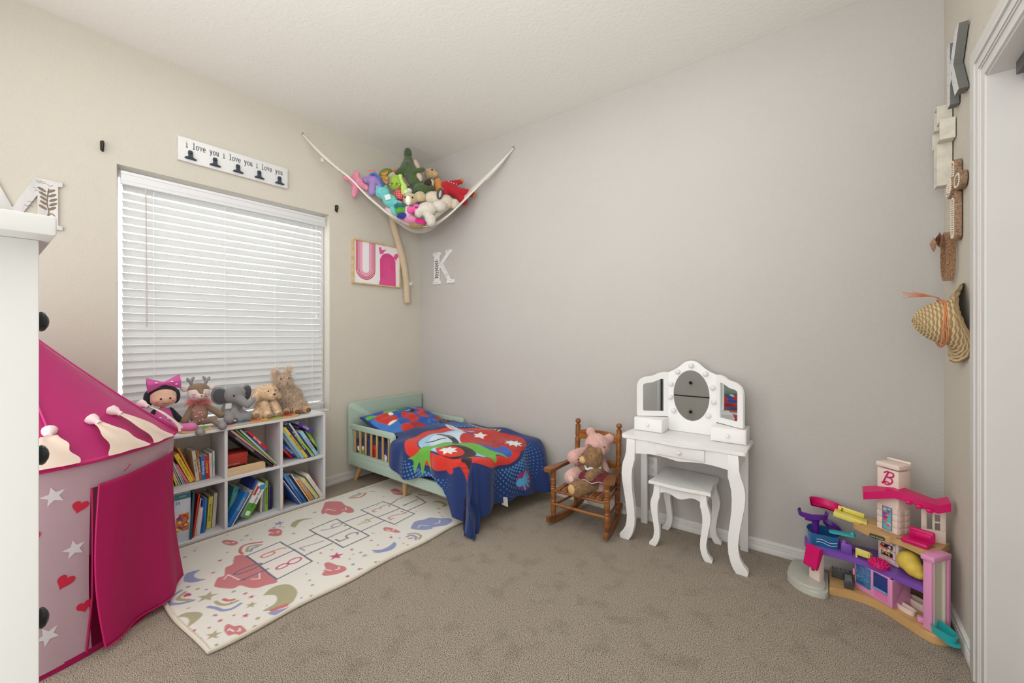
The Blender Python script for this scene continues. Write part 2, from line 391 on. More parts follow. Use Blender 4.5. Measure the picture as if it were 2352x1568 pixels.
G().box((-.065, by0 + .005, .625), (-.018, by1 - .005, .648), bev=.004).obj('bottom_rail', mat((228, 227, 224), .4), bl)
CORD = mat((248, 248, 247), .7)
for yy in (-1.93, -1.58, -1.28, -1.02):
    g = G(); g.tube([(-.02, yy, 1.97), (-.018, yy, .65)], .0016, 5); g.tube([(-.068, yy, 1.97), (-.068, yy, .65)], .0011, 5); g.obj('ladder_cord', CORD, bl)
w = G().tube([(-.012, -1.968, 1.975), (-.006, -1.968, 1.94), (-.004, -1.965, 1.2)], .0042, 8).obj('tilt_wand', mat((214, 208, 204), .3, trans=.2), bl)
g = G(); g.tube([(-.008, -1.0, 1.98), (-.006, -1.0, 1.30)], .0012, 5); g.tube([(-.008, -.992, 1.98), (-.006, -.99, 1.30)], .0012, 5); g.lathe([(.002, 0), (.007, .006), (.004, .03), (.002, .034)], T(-.006, -.995, 1.27), 10)
g.obj('lift_cord', CORD, bl)
# outlet on grey wall
o = thing('wall_outlet', 'white wall outlet on the grey wall behind the vanity', 'outlet', (2.175, 0, .30))
G().prism(rrect(.072, .115, .006), 0, .006, FB(2.175, .34), bev=.002).obj('plate', WHITEP, o)
for dz in (-.027, .027): G().prism(rrect(.034, .030, .012), .006, .009, FB(2.175, .34 + dz)).obj('socket', mat((225, 224, 220), .4), o)
# ceiling lamp above the view
o = thing('ceiling_lamp', 'round white flush ceiling lamp in the middle of the ceiling', 'ceiling lamp', (1.72, -1.45, 2.74))
G().lathe([(.0, 0), (.11, -.004), (.13, -.02), (.13, 0)][::-1], T(1.72, -1.45, 2.74), 32).obj('lamp_base', TRIM, o)
G().lathe([(.12, -.02), (.11, -.05), (.07, -.07), (0, -.078)], T(1.72, -1.45, 2.74), 32).obj('lamp_shade', mat((250, 248, 242), .4, trans=.0, tl=.6), o)
# ================================================================= DRESSER (left foreground)
DW = mat((232, 232, 229), .4, (12, .04), None, key='dresser')
KNOB = mat((28, 30, 33), .35)
o = thing('dresser', 'tall white dresser with black mushroom knobs at the left edge', 'dresser', (1.82, -2.72, 0))
x0, x1, yb, yf, zt = 1.485, 2.159, -2.95, -2.501, 1.289
g = G(); g.box((x1 - .02, yb, 0), (x1, yf, zt), bev=.002); g.box((x0, yb, 0), (x0 + .02, yf, zt), bev=.002); g.box((x0 + .02, yb, .06), (x1 - .02, yb + .01, zt)); g.box((x0 + .02, yb + .01, .06), (x1 - .02, yf - .02, .08)); g.box((x0 + .02, yb + .01, zt - .02), (x1 - .02, yf - .02, zt))
g.obj('body', DW, o)
G().box((x0 - .05, yb - .01, zt), (x1 + .054, yf + .012, zt + .026), bev=.003).obj('top', DW, o)
xc = (x0 + x1) / 2
for i, (za, zb2) in enumerate(((1.055, 1.268), (.775, 1.04), (.46, .76), (.10, .445))):
    g = G(); n = 14; xa, xb = x0 + .024, x1 - .024
    P = [(xa + (xb - xa) * t / n, yf - .012 + .012 * math.sin(math.pi * t / n)) for t in range(n + 1)] + [(xb, yf - .04), (xa, yf - .04)]
    g.prism(P, za, zb2, bev=.002); d = g.obj('drawer', DW, o)
    zk = (1.183, .925, .61, .28)[i]
    k = G().lathe([(.006, 0), (.006, .014), (.0125, .018), (.0185, .023), (.0195, .026), (.017, .030), (.009, .0345), (0, .036)], frame((xc, yf - .001, zk), (1, 0, 0), (0, 0, 1)) @ R(math.pi, 'X'), 20)
    kk = k.obj('knob', KNOB, d); kk['label'] = 'black mushroom knob'

# ================================================================= BOOKSHELF
SW = mat((228, 228, 230), .35, (10, .03), None, key='shelf')
SY0, SY1, SX = -1.964, -1.055, .237
o = thing('bookshelf', 'low white six cube bookshelf under the window', 'bookshelf', (.12, -1.51, 0))
t = .016
for za in (0.0, .296, .594):
    G().box((.018, SY0, za), (SX, SY1, za + t), bev=.001).obj('shelf_board', SW, o)
for yy in (SY0, SY1 - t, -1.665, -1.356):
    a = yy if yy in (SY0, SY1 - t) else yy
    for za, zb2 in ((t, .296), (.296 + t, .594)):
        G().box((.018, a, za), (SX - .001, a + t, zb2)).obj('upright', SW, o)
BOOKCOL = dict(g1=(96, 190, 50), g2=(120, 200, 60), ye=(232, 205, 70), wh=(232, 230, 224), gr=(190, 190, 186), pk=(232, 120, 160), yw=(250, 212, 60), cr=(226, 216, 198), br=(176, 110, 52), bl=(40, 120, 200),
    rd=(214, 40, 38), wc=(236, 232, 222), bk=(36, 34, 38), pg=(226, 150, 160), gn=(88, 150, 70), b2=(40, 92, 190), gb=(150, 175, 190), lb=(158, 205, 232), nv=(28, 38, 92), wp=(206, 202, 226), g3=(160, 200, 72),
    pu=(92, 62, 156), td=(30, 90, 104), yg=(228, 218, 90), gc=(60, 150, 150), nb=(36, 70, 150), bn=(110, 72, 52), pd=(80, 70, 110), by=(60, 110, 180), li=(178, 156, 206), yp=(216, 214, 130))
BOOKCOL['or'] = (236, 150, 48)
TCOL = dict(wt=(245, 245, 245), bk=(30, 28, 30), yl=(250, 220, 60), tl=(40, 150, 160), pk=(214, 60, 120)); TCOL['or'] = (240, 150, 50)
CN = dict(g1='green', g2='lime green', ye='yellow', wh='white', gr='grey', pk='pink', yw='bright yellow', cr='cream', br='brown', bl='blue', rd='red', wc='white', bk='black', pg='pink and green', gn='green', b2='royal blue',
    gb='grey blue', lb='light blue', nv='navy', wp='pale lilac', g3='lime', pu='purple dotted', td='dark teal', yg='yellow', gc='green and blue', nb='navy', bn='brown', pd='dusky purple', by='blue', li='lilac', yp='pale yellow'); CN['or'] = 'orange'
CELL = dict(TL='upper left cube', TM='upper middle cube', TR='upper right cube', BL='lower left cube', BM='lower middle cube', BR='lower right cube')
PAGE = mat((236, 230, 214), .9)
BOOKS=[
('TL',0.150,-1.897,0.318,-1.923,0.462,0.0058,'g1','','',0.17),
('TL',0.150,-1.876,0.318,-1.926,0.514,0.0108,'g2','','',0.16),
('TL',0.150,-1.870,0.318,-1.923,0.531,0.0147,'ye','','',0.17),
('TL',0.150,-1.856,0.318,-1.906,0.473,0.0044,'wh','','',0.20),
('TL',0.150,-1.848,0.318,-1.898,0.471,0.0044,'gr','','',0.20),
('TL',0.150,-1.838,0.318,-1.893,0.475,0.0045,'wh','','',0.20),
('TL',0.150,-1.830,0.318,-1.887,0.468,0.0045,'gr','','',0.20),
('TL',0.150,-1.818,0.318,-1.868,0.432,0.0120,'pk','','',0.15),
('TL',0.150,-1.798,0.318,-1.870,0.491,0.0211,'yw',"Where's the Unicorn?",'bk',0.18),
('TL',0.150,-1.781,0.318,-1.862,0.528,0.0081,'or','','',0.20),
('TL',0.150,-1.770,0.318,-1.791,0.495,0.0167,'cr','All That I Am','bk',0.20),
('TL',0.150,-1.756,0.318,-1.773,0.490,0.0132,'br','I LOVE ME MORE','wt',0.18),
('TL',0.150,-1.740,0.318,-1.748,0.454,0.0205,'bl','Baby Beluga','wt',0.16),
('TL',0.150,-1.722,0.318,-1.727,0.452,0.0216,'rd','Corduroy','yl',0.17),
('TL',0.150,-1.705,0.318,-1.709,0.464,0.0135,'wc','','',0.17),
('TL',0.150,-1.692,0.318,-1.693,0.473,0.0104,'wh','POMELO','tl',0.18),
('TM',0.224,-1.395,0.318,-1.641,0.579,0.0202,'bk','','',0.20),
('TM',0.224,-1.381,0.318,-1.627,0.590,0.0113,'pg','','',0.20),
('TM',0.224,-1.374,0.318,-1.602,0.587,0.0102,'gn','','',0.20),
('TM',0.213,-1.363,0.318,-1.576,0.583,0.0080,'cr','','',0.20),
('TM',0.200,-1.431,0.417,-1.548,0.564,0.0112,'bl','','',0.17),
('TM',0.200,-1.423,0.430,-1.533,0.560,0.0201,'rd','BEDTIME','wt',0.17),
('TR',0.150,-1.239,0.318,-1.315,0.412,0.0143,'rd','','',0.18),
('TR',0.159,-1.212,0.318,-1.317,0.434,0.0204,'b2','Goodnight','wt',0.17),
('TR',0.182,-1.207,0.318,-1.327,0.507,0.0132,'gb','','',0.20),
('TR',0.208,-1.193,0.318,-1.336,0.550,0.0155,'lb','','',0.20),
('TR',0.211,-1.172,0.318,-1.321,0.547,0.0192,'ye','BEST EVER BEDTIME','bk',0.20),
('TR',0.211,-1.150,0.318,-1.300,0.565,0.0278,'nv','101 Bible Bedtime Stories','wt',0.21),
('TR',0.214,-1.134,0.318,-1.290,0.574,0.0097,'wp','','',0.21),
('TR',0.218,-1.126,0.318,-1.240,0.476,0.0109,'g3','','',0.18),
('TR',0.211,-1.102,0.318,-1.211,0.499,0.0221,'lb','The Kindness','pk',0.18),
('TR',0.150,-1.058,0.318,-1.195,0.516,0.0151,'bk','','',0.20),
('TR',0.150,-1.050,0.318,-1.150,0.493,0.0189,'g3','FREE','wt',0.18),
('TR',0.200,-1.125,0.479,-1.222,0.560,0.0244,'pu','LOVE','wt',0.17),
('BL',0.222,-1.822,0.020,-1.807,0.280,0.0098,'td','','',0.20),
('BL',0.208,-1.808,0.020,-1.779,0.255,0.0079,'rd','','',0.20),
('BL',0.196,-1.796,0.020,-1.768,0.225,0.0069,'gr','','',0.20),
('BL',0.196,-1.782,0.020,-1.766,0.170,0.0180,'cr','','',0.14),
('BL',0.181,-1.760,0.020,-1.750,0.207,0.0111,'b2','','',0.20),
('BL',0.183,-1.750,0.020,-1.739,0.212,0.0111,'bl','','',0.20),
('BL',0.150,-1.718,0.020,-1.706,0.205,0.0217,'yg',"Baby's First BIBLE",'bk',0.17),
('BL',0.150,-1.694,0.020,-1.681,0.219,0.0177,'cr','','',0.20),
('BM',0.150,-1.623,0.020,-1.572,0.218,0.0319,'gc','','',0.20),
('BM',0.150,-1.619,0.020,-1.540,0.191,0.0181,'pu','NUMBERS 1 2 3','or',0.20),
('BM',0.224,-1.639,0.020,-1.541,0.191,0.0229,'bl','','',0.20),
('BM',0.224,-1.622,0.020,-1.514,0.200,0.0063,'cr','','',0.20),
('BM',0.212,-1.603,0.020,-1.484,0.253,0.0105,'nb','','',0.20),
('BM',0.150,-1.487,0.020,-1.443,0.107,0.0078,'bn','','',0.14),
('BM',0.150,-1.436,0.020,-1.429,0.157,0.0124,'cr','','',0.15),
('BM',0.150,-1.419,0.020,-1.418,0.172,0.0079,'gb','','',0.18),
('BM',0.150,-1.405,0.020,-1.402,0.211,0.0182,'g3','Guess How Much','bk',0.18),
('BM',0.150,-1.388,0.020,-1.385,0.181,0.0069,'pd','','',0.17),
('BM',0.150,-1.375,0.020,-1.375,0.167,0.0103,'nv','','',0.16),
('BR',0.224,-1.340,0.020,-1.340,0.209,0.0074,'lb','','',0.20),
('BR',0.216,-1.329,0.020,-1.329,0.204,0.0040,'or','','',0.20),
('BR',0.224,-1.231,0.020,-1.330,0.197,0.0082,'b2','','',0.20),
('BR',0.224,-1.218,0.020,-1.336,0.214,0.0059,'cr','','',0.20),
('BR',0.224,-1.206,0.020,-1.346,0.272,0.0131,'by','','',0.20),
('BR',0.224,-1.187,0.020,-1.312,0.238,0.0131,'bl','','',0.20),
('BR',0.224,-1.172,0.020,-1.297,0.235,0.0096,'bk','','',0.20),
('BR',0.224,-1.161,0.020,-1.279,0.232,0.0060,'wh','','',0.20),
('BR',0.224,-1.144,0.020,-1.239,0.187,0.0181,'or','','',0.18),
('BR',0.224,-1.129,0.020,-1.227,0.186,0.0073,'li','','',0.18),
('BR',0.224,-1.106,0.020,-1.208,0.179,0.0232,'yp','','',0.18),
('BR',0.224,-1.073,0.020,-1.178,0.198,0.0234,'wh','','',0.19),
('BR',0.158,-1.024,0.020,-1.114,0.147,0.0051,'rd','','',0.18)]

def book(i, b):
    cell, X, by, bz, ty, tz, t, col, title, tc, dep = b
    p = V((X, by, bz)); q = V((X, ty, tz)); up = (q - p); h = up.length; up.normalize()
    side = V((0, up.z, -up.y))
    # keep the lowest corner on its board
    surf = .312 if cell[0] == 'T' else .016
    low = p.z - abs(side.z) * t / 2
    if tz - bz > .02 and not (cell == 'TM' and i in (20, 21)) and title != 'LOVE': p = p + V((0, 0, surf + .0012 - low))
    top = p.z + up.z * h + abs(side.z) * t / 2; lim = (.592 if cell[0] == 'T' else .294)
    if top > lim: h -= (top - lim) / max(up.z, .3)
    M = Matrix((V((1, 0, 0)), side, up)).transposed().to_4x4(); M.translation = p   # local x out of shelf, y thickness, z up the spine
    lean = by - ty
    how = 'standing upright' if abs(lean) < .02 else ('leaning left' if lean > 0 else 'leaning right')
    size = 'thick' if t > .018 else ('thin' if t < .009 else 'slim')
    what = ('%s %s book titled %s %s in the %s' % (size, CN[col], title.lower(), how, CELL[cell])) if title else '%s %s book %s in the %s' % (size, CN[col], how, CELL[cell])
    LAB.setdefault(what, []).append(i)
    o = thing('book', what, 'book', group='books in the ' + CELL[cell], M=M)
    dep = min(dep, X - .02 + .0)
    c = .0012; g = G()
    g.box((-dep, -t / 2, 0), (-.001, -t / 2 + c, h)); g.box((-dep, t / 2 - c, 0), (-.001, t / 2, h)); g.box((-.0022, -t / 2, 0), (0, t / 2, h), bev=.0006)
    cm = mat(BOOKCOL[col], .4, (40, .08))
    g.obj('cover', cm, o, M=M)
    G().box((-dep + .003, -t / 2 + c, .002), (-.0022, t / 2 - c, h - .002)).obj('pages', PAGE, o, M=M)
    Ms = M @ frame((0, 0, h / 2), (0, 0, -1), (0, 1, 0))
    if title:
        sz = min(t * .82, h * 1.35 / max(6, len(title)))
        G().text(title, sz, Ms, .0003).obj('title', mat(TCOL[tc], .5), o, M=I4())
    elif t > .012:
        G().box((0, -t * .3, h * .45), (.0004, t * .3, h * .85), M=M).obj('spine_print', mat(tuple(min(255, int(c * .55 + 90)) for c in BOOKCOL[col]), .5), o)
    return o
LAB = {}; BK = []
for i, b in enumerate(BOOKS): BK.append(book(i, b))
# look-alikes: say where each one stands
for what, ids in LAB.items():
    if len(ids) > 1:
        for n, i in enumerate(ids):
            nb = BOOKS[i + 1] if i + 1 < len(BOOKS) and BOOKS[i + 1][0] == BOOKS[i][0] else None; pb = BOOKS[i - 1] if i and BOOKS[i - 1][0] == BOOKS[i][0] else None
            w = ('left of the %s one' % CN[nb[7]]) if nb else ('right of the %s one' % CN[pb[7]])
            if pb and nb: w = 'between the %s and %s ones' % (CN[pb[7]], CN[nb[7]])
            BK[i]['label'] = ' '.join((what + ' ' + w).split()[:16])
# red box and wooden tray in the upper middle cube
o = thing('storage_box', 'flat red cardboard box on the wooden tray in the upper middle cube', 'box', (.12, -1.585, .375))
G().box((.06, -1.644, .366), (.198, -1.532, .418), bev=.001).obj('box_body', mat((178, 52, 44), .6), o); G().box((.058, -1.6465, .41), (.2, -1.5295, .438), bev=.001).obj('box_lid', mat((188, 58, 50), .6), o)
G().text('little treasures', .011, FA(-1.605, .378, .1985), .0002).obj('lettering', mat((236, 190, 170), .6), o)
o = thing('wooden_tray', 'shallow pale wooden tray with compartments in the upper middle cube', 'tray', (.12, -1.54, .313))
WD = wood((216, 184, 140), (236, 210, 170), 5, .5, (1, 1, 8))
g = G(); g.box((.035, -1.646, .3125), (.215, -1.436, .318)); g.box((.209, -1.646, .318), (.215, -1.436, .362)); g.box((.035, -1.646, .318), (.041, -1.436, .362)); g.box((.041, -1.646, .318), (.209, -1.64, .362)); g.box((.041, -1.442, .318), (.209, -1.436, .362)); g.box((.041, -1.53, .318), (.209, -1.525, .356))
g.obj('tray_frame', WD, o)
# puzzle box
o = thing('puzzle_box', 'tall pale grey puzzle box with teal band and number 25', 'puzzle box', (.12, -1.85, .016), None)
x = .212; ya, yb2, za, zb2 = -1.893, -1.820, .0168, .284
G().box((.02, ya, za), (x, yb2, zb2), bev=.0012).obj('carton', mat((214, 220, 232), .4, (9, .06)), o)
G().box((x, ya + .001, zb2 - .034), (x + .0006, yb2 - .001, zb2 - .003)).obj('teal_band', mat((52, 128, 134), .4), o)
G().text('25', .024, FA(ya + .015, zb2 - .052, x), .0004).obj('piece_count', mat((40, 118, 128), .4), o)
G().text('PUZZLE', .009, FA((ya + yb2) / 2, zb2 - .018, x + .0006), .0003).obj('lettering', mat((230, 240, 240), .4), o)
p = Print(.056, .095, .0018, (196, 120, 52)); rn = random.Random(4)
for k in range(26): p.disc(rn.random() * .056, rn.random() * .095, .004 + rn.random() * .009, rn.choice([(206, 40, 40), (40, 80, 170), (240, 200, 90), (240, 236, 230), (150, 90, 50)]), rot=rn.random() * 3, ry=.004 + rn.random() * .006)
p.sheet(lambda U, Q: (U * 0 + x + .0006, ya + .008 + U, .075 + Q)).obj('picture', mat((200, 200, 200), .4, attr=True, key='print'), o)
# dinosaur puzzle carton leaning in the lower middle cube
M = Matrix((V((1, 0, 0)), V((0, math.cos(-.5), math.sin(-.5))), V((0, -math.sin(-.5), math.cos(-.5))))).transposed().to_4x4(); M.translation = V((.213, -1.548, .0395))
o = thing('game_box', 'white and green carton titled dinosaur friends leaning in the lower middle cube', 'game box', M=M)
G().box((-.18, -.026, 0), (0, .026, .206), bev=.001).obj('carton', mat((240, 240, 238), .4), o, M=M)
G().box((0, -.0255, .001), (.0005, .0255, .085)).obj('green_end', mat((84, 168, 60), .4), o, M=M)
G().prism(rrect(.026, .026, .006), 0, .0012, M @ frame((0, 0, .026), (0, 1, 0), (0, 0, 1))).obj('badge', mat((244, 246, 240), .4), o)
G().text('Dinosaur Friends', .0185, M @ frame((.0004, .006, .125), (0, 0, 1), (0, -1, 0)), .0004).obj('title', mat((40, 30, 60), .4), o)
G().box((0, -.024, .13), (.0006, -.010, .185)).obj('red_strip', mat((206, 50, 36), .4), o, M=M)
G().ell((0, .006, .185), (.003, .018, .016)).ell((0, .016, .2), (.003, .01, .008)).obj('blue_dinosaur', mat((60, 150, 214), .4), o, M=M)

# ================================================================= BED
MINT = mat((182, 204, 188), .42, (8, .03), None, key='mint'); OAK = wood((190, 146, 92), (216, 174, 118), 5, .45, (9, 9, 1))
YS, YN = -.757, -.030
o = thing('toddler_bed', 'mint green toddler bed with wooden slats and tapered oak legs', 'bed', (.72, -.39, 0))
g = G(); g.prism([(YS + .0, .135), (YN, .135), (YN, .618)] + [(YS + .035 - .035 * math.sin(a), .583 + .035 * math.cos(a)) for a in [math.pi / 2 * k / 6 for k in range(7)]], .028, .052, FA(0, 0), bev=.003); g.obj('headboard', MINT, o)
g = G()
g.box((.052, YS, .135), (1.365, YS + .022, .208), bev=.003); g.obj('side_panel', MINT, o)
G().box((.052, YN - .022, .135), (1.365, YN, .208), bev=.003).obj('side_panel', MINT, o)
G().box((1.345, YS + .022, .135), (1.365, YN - .022, .30), bev=.003).obj('foot_panel', MINT, o)
G().box((.052, YS + .022, .17), (1.345, YN - .022, .185)).obj('slat_base', WD, o)
for ya in (YS, YN - .026):
    xe = .60 if ya == YS else .60
    r = thing; g = G()
    ztop, zlo = .452, .236
    arc = [(xe - .035 + .035 * math.sin(a), ztop - .035 + .035 * math.cos(a)) for a in [math.pi / 2 * k / 6 for k in range(7)]]
    arci = [(xe - .040, ztop - .032)]
    P = [(.052, ztop)] + arc + [(xe, .209), (xe - .036, .209)] + [(xe - .036, ztop - .036), (.052, ztop - .036)]
    g.prism(P, 0, .024, FB(0, 0, ya + .025), bev=.002)
    g.box((.052, ya + .001, .209), (xe - .036, ya + .025, zlo)); g.box((.052, ya + .001, zlo), (.078, ya + .025, ztop - .036))
    gr = g.obj('guard_rail', MINT, o)
    for k in range(7):
        xx = .106 + k * (.43 / 6)
        G().box((xx - .0075, ya + .007, zlo), (xx + .0075, ya + .019, ztop - .036), bev=.002).obj('slat', OAK, gr)
def taper(p, q, r1, r2, n=14): return G().tube([p, q], [r1, r2], n)
for p, q in (((.12, YS + .06, .136), (.06, YS + .045, 0)), ((.66, YS + .06, .136), (.66, YS + .055, 0)), ((1.29, YS + .07, .136), (1.335, YS + .055, 0)), ((.12, YN - .06, .136), (.06, YN - .05, 0)), ((1.29, YN - .07, .136), (1.335, YN - .055, 0))):
    taper(p, q, .020, .0135).obj('leg', OAK, o)
# mattress with navy sheet
NAVY = mat((26, 48, 104), .85, (30, .3, .006), (6, .05), sheen=.2)
def printed(name, w, h, res, base, fn, P, M=None): 
    p = Print(w, h, res, base); fn(p); return p.sheet(P)
PM = mat((200, 200, 200), .85, (26, .35, .004), None, attr=True, sheen=.15, key='clothprint')
RED, DRED, GRN, LBL, WHT, BLK, ROY = (214, 50, 34), (176, 36, 34), (104, 180, 62), (166, 208, 236), (238, 238, 236), (24, 24, 32), (44, 96, 190)
o = thing('mattress', 'small mattress in a navy printed fitted sheet inside the bed frame', 'mattress', (.7, -.39, .186))
G().box((.058, YS + .027, .1865), (1.342, YN - .032, .335), bev=.03, seg=4).obj('sheet', NAVY, o)
g = G()
for (cx, cz, r, m_) in ((.17, .27, .045, 1), (.13, .29, .02, 3), (.335, .29, .058, 0), (.335, .285, .035, 2), (.19, .30, .018, 3), (.47, .27, .03, 3)):
    g.prism([(r * .8 * math.cos(a) * (1 + .15 * math.sin(3 * a)), r * math.sin(a)) for a in [2 * math.pi * k / 24 for k in range(24)]], 0, .0006 + m_ * .0002, FB(cx, cz - .02, YS + .0268), m=m_)
g.obj('sheet_print', [mat(RED, .85), mat(GRN, .85), mat(DRED, .85), mat(WHT, .85)], o)
# pillow
def pil(p):
    rn = random.Random(8)
    p.disc(.30, .22, .36, (40, 86, 176), .3); p.disc(.06, .1, .12, (60, 120, 200), .2)
    for x, y, r, ry, c, a in ((.14, .25, .085, .1, RED, .2), (.33, .19, .055, .075, RED, .4), (.47, .2, .075, .05, RED, 1.2), (.6, .12, .05, .04, DRED, 0), (.2, .06, .06, .05, RED, .5), (.31, .06, .05, .07, DRED, 1), (.27, .36, .09, .04, GRN, .2), (.38, .37, .07, .03, (60, 130, 50), .3),
                          (.06, .34, .05, .03, GRN, 0), (.42, .3, .05, .03, BLK, .2), (.4, .31, .03, .012, WHT, .1), (.56, .3, .06, .035, RED, .3), (.5, .34, .02, .03, (200, 140, 100), 0), (.22, .3, .022, .02, WHT, 0), (.14, .17, .05, .016, WHT, .2), (.56, .05, .03, .05, (30, 30, 44), .4), (.05, .02, .05, .02, (238, 200, 220), .3)):
        p.disc(x, y, r, c, ry, rot=a)
        if c in (RED, DRED) and r > .05:
            for k in range(5): p.stroke([(x + (k - 2) * r * .35, y - ry * .7), (x + (k - 2.3) * r * .3, y), (x + (k - 2) * r * .35, y + ry * .7)], .0025, DRED, al=.7)
    for k in range(70): p.disc(.4 + rn.random() * .25, rn.random() * .1, .003, (90, 160, 220))
    p.stroke([(0, 0), (.64, 0), (.64, .42), (0, .42)], .03, (24, 44, 96), closed=True)
o = thing('pillow', 'printed blue red and green pillow against the headboard', 'pillow', (.27, -.4, .34))
def pilP(U, Q, s=1):
    a = np.clip(U / .64, 0, 1); b = np.clip(Q / .42, 0, 1)
    e = (np.sin(np.pi * a) * np.sin(np.pi * b)) ** .42
    wr = .006 * np.sin(17 * a + 9 * b) * e + .004 * np.sin(31 * b - 12 * a) * e
    x = .515 - b * .42; y = -.705 + a * .62
    base = .385 + .115 * b ** 1.3
    return x - .0 * e, y, base + s * (.065 * e + wr)
o1 = printed('p', .64, .42, .0045, (34, 66, 150), pil, pilP).obj('pillow_front', PM, o)
G().grid(lambda a, b: tuple(float(v) for v in pilP(np.array(a * .64), np.array(b * .42), -.75)), 30, 20).obj('pillow_back', NAVY, o)
# comforter
def comf(p):
    rn = random.Random(3); cx, cy = .62, .63
    for k in range(900):                     # halftone dots round the ring
        a = rn.random() * 6.28
    for rr in range(14):
        n = 90
        for k in range(n):
            a = 2 * math.pi * (k + .5 * (rr % 2)) / n; r = 1.10 + rr * .042
            x = cx + .40 * r * math.cos(a); y = cy + .40 * r * math.sin(a)
            dens = .5 + .5 * math.sin(3 * a + .6)
            s_ = (.0085 - .00052 * rr) * max(0, (dens - .32) * 1.7)
            if s_ > .0022: p.disc(x, y, s_, (84, 150, 210))
    p.disc(cx, cy, .42, (26, 44, 100), .40); p.disc(cx, cy, .405, RED, .385); p.disc(cx, cy, .315, (24, 48, 110), .295); p.disc(cx - .01, cy, .300, LBL, .28); p.disc(cx - .06, cy + .02, .2, (206, 228, 242), .2)
    p.disc(cx + .1, cy + .2, .24, (196, 42, 36), .2, rot=.3); p.disc(cx + .2, cy + .05, .15, ROY, .1, rot=.5); p.disc(cx + .12, cy + .12, .1, DRED, .08)
    for k in range(9):
        a = -.9 + k * .35; p.stroke([(cx + .1, cy + .2), (cx + .1 + .2 * math.cos(a), cy + .2 + .18 * math.sin(a)), (cx + .1 + .26 * math.cos(a + .2), cy + .2 + .22 * math.sin(a + .2))], .003, (130, 24, 26))
    p.star(cx + .24, cy + .26, .085, BLK, 8, .2, .55); p.star(cx + .24, cy + .26, .07, WHT, 8, .2, .55)
    p.star(cx - .04, cy + .22, .06, WHT, 5, .9, .5)
    p.disc(cx - .30, cy + .22, .12, (230, 226, 232), .035, rot=-.2); p.stroke([(cx - .38, cy + .24), (cx - .3, cy + .21), (cx - .22, cy + .22)], .006, (150, 50, 120)); p.disc(cx - .14, cy + .2, .06, (60, 60, 130), .02)
    # green splash with fingers of paint
    p.poly([(cx + .02 + (a - cx) * 1.25, cy - .03 + (b - cy) * 1.3) for a, b in sp2([(cx - .20, cy - .24), (cx - .13, cy - .18), (cx - .09, cy - .04), (cx + .0, cy + .05), (cx + .16, cy + .04), (cx + .26, cy + .08), (cx + .22, cy + .02), (cx + .28, cy - .02), (cx + .12, cy - .05), (cx + .0, cy - .12), (cx - .05, cy - .2), (cx - .03, cy - .3), (cx - .07, cy - .24), (cx - .09, cy - .33), (cx - .12, cy - .25), (cx - .16, cy - .32), (cx - .17, cy - .25), (cx - .20, cy - .24)], 4)], GRN)
    p.stroke(sp2([(cx - .25, cy + .02), (cx - .15, cy + .03), (cx - .07, cy + .0), (cx - .02, cy - .05)], 4), .045, (52, 50, 66)); p.stroke([(cx - .22, cy + .02), (cx - .14, cy + .04)], .012, (150, 150, 168)); p.stroke([(cx - .15, cy - .02), (cx - .17, cy - .1), (cx - .2, cy - .15)], .014, (52, 50, 66))
    # red blot with black webbing lower right
    p.disc(cx + .12, cy - .18, .13, (40, 22, 30), .105, rot=.3); p.disc(cx + .09, cy - .21, .10, RED, .072, rot=.2)
    p.star(cx + .08, cy - .21, .062, WHT, 7, .4, .6)
    p.disc(cx + .32, cy - .13, .05, RED, .03, rot=-.6)
    p.stroke(sp2([(cx + .26, cy - .24), (cx + .33, cy - .34), (cx + .38, cy - .46)], 4), .075, (34, 26, 38)); p.stroke(sp2([(cx + .25, cy - .3), (cx + .31, cy - .4), (cx + .34, cy - .5)], 4), .05, RED)
    for k in range(6): p.stroke([(cx + .22 + k * .022, cy - .30 - k * .03), (cx + .30 + k * .018, cy - .27 - k * .035)], .0028, (90, 20, 24))
    p.disc(cx + .35, cy - .56, .075, (28, 26, 34), .05, rot=.3); p.disc(cx + .16, cy - .36, .03, RED, .02)
    # badge on the foot end
    cx -= .09; p.disc(cx + .64, cy + .18, .06, (150, 40, 120), .07)
    for a in (-1.2, -.7, -.2, .35, .9, 1.5): p.stroke([(cx + .64, cy + .16), (cx + .64 + .055 * math.sin(a) , cy + .17 + .062 * math.cos(a)), ], .014, (84, 180, 224))
    p.disc(cx + .65, cy + .14, .025, (84, 180, 224), .035)
    cx += .09
    for k in range(9): p.poly([(cx - .33 + .038 * k + .012 * math.sin(k), cy + .39 + .006 * math.cos(k * 2)), (cx - .305 + .038 * k, cy + .39), (cx - .31 + .038 * k, cy + .43), (cx - .327 + .038 * k, cy + .42)], (236, 200, 60))
SXE, TYE, ZT = 1.362, YS + .002, .425
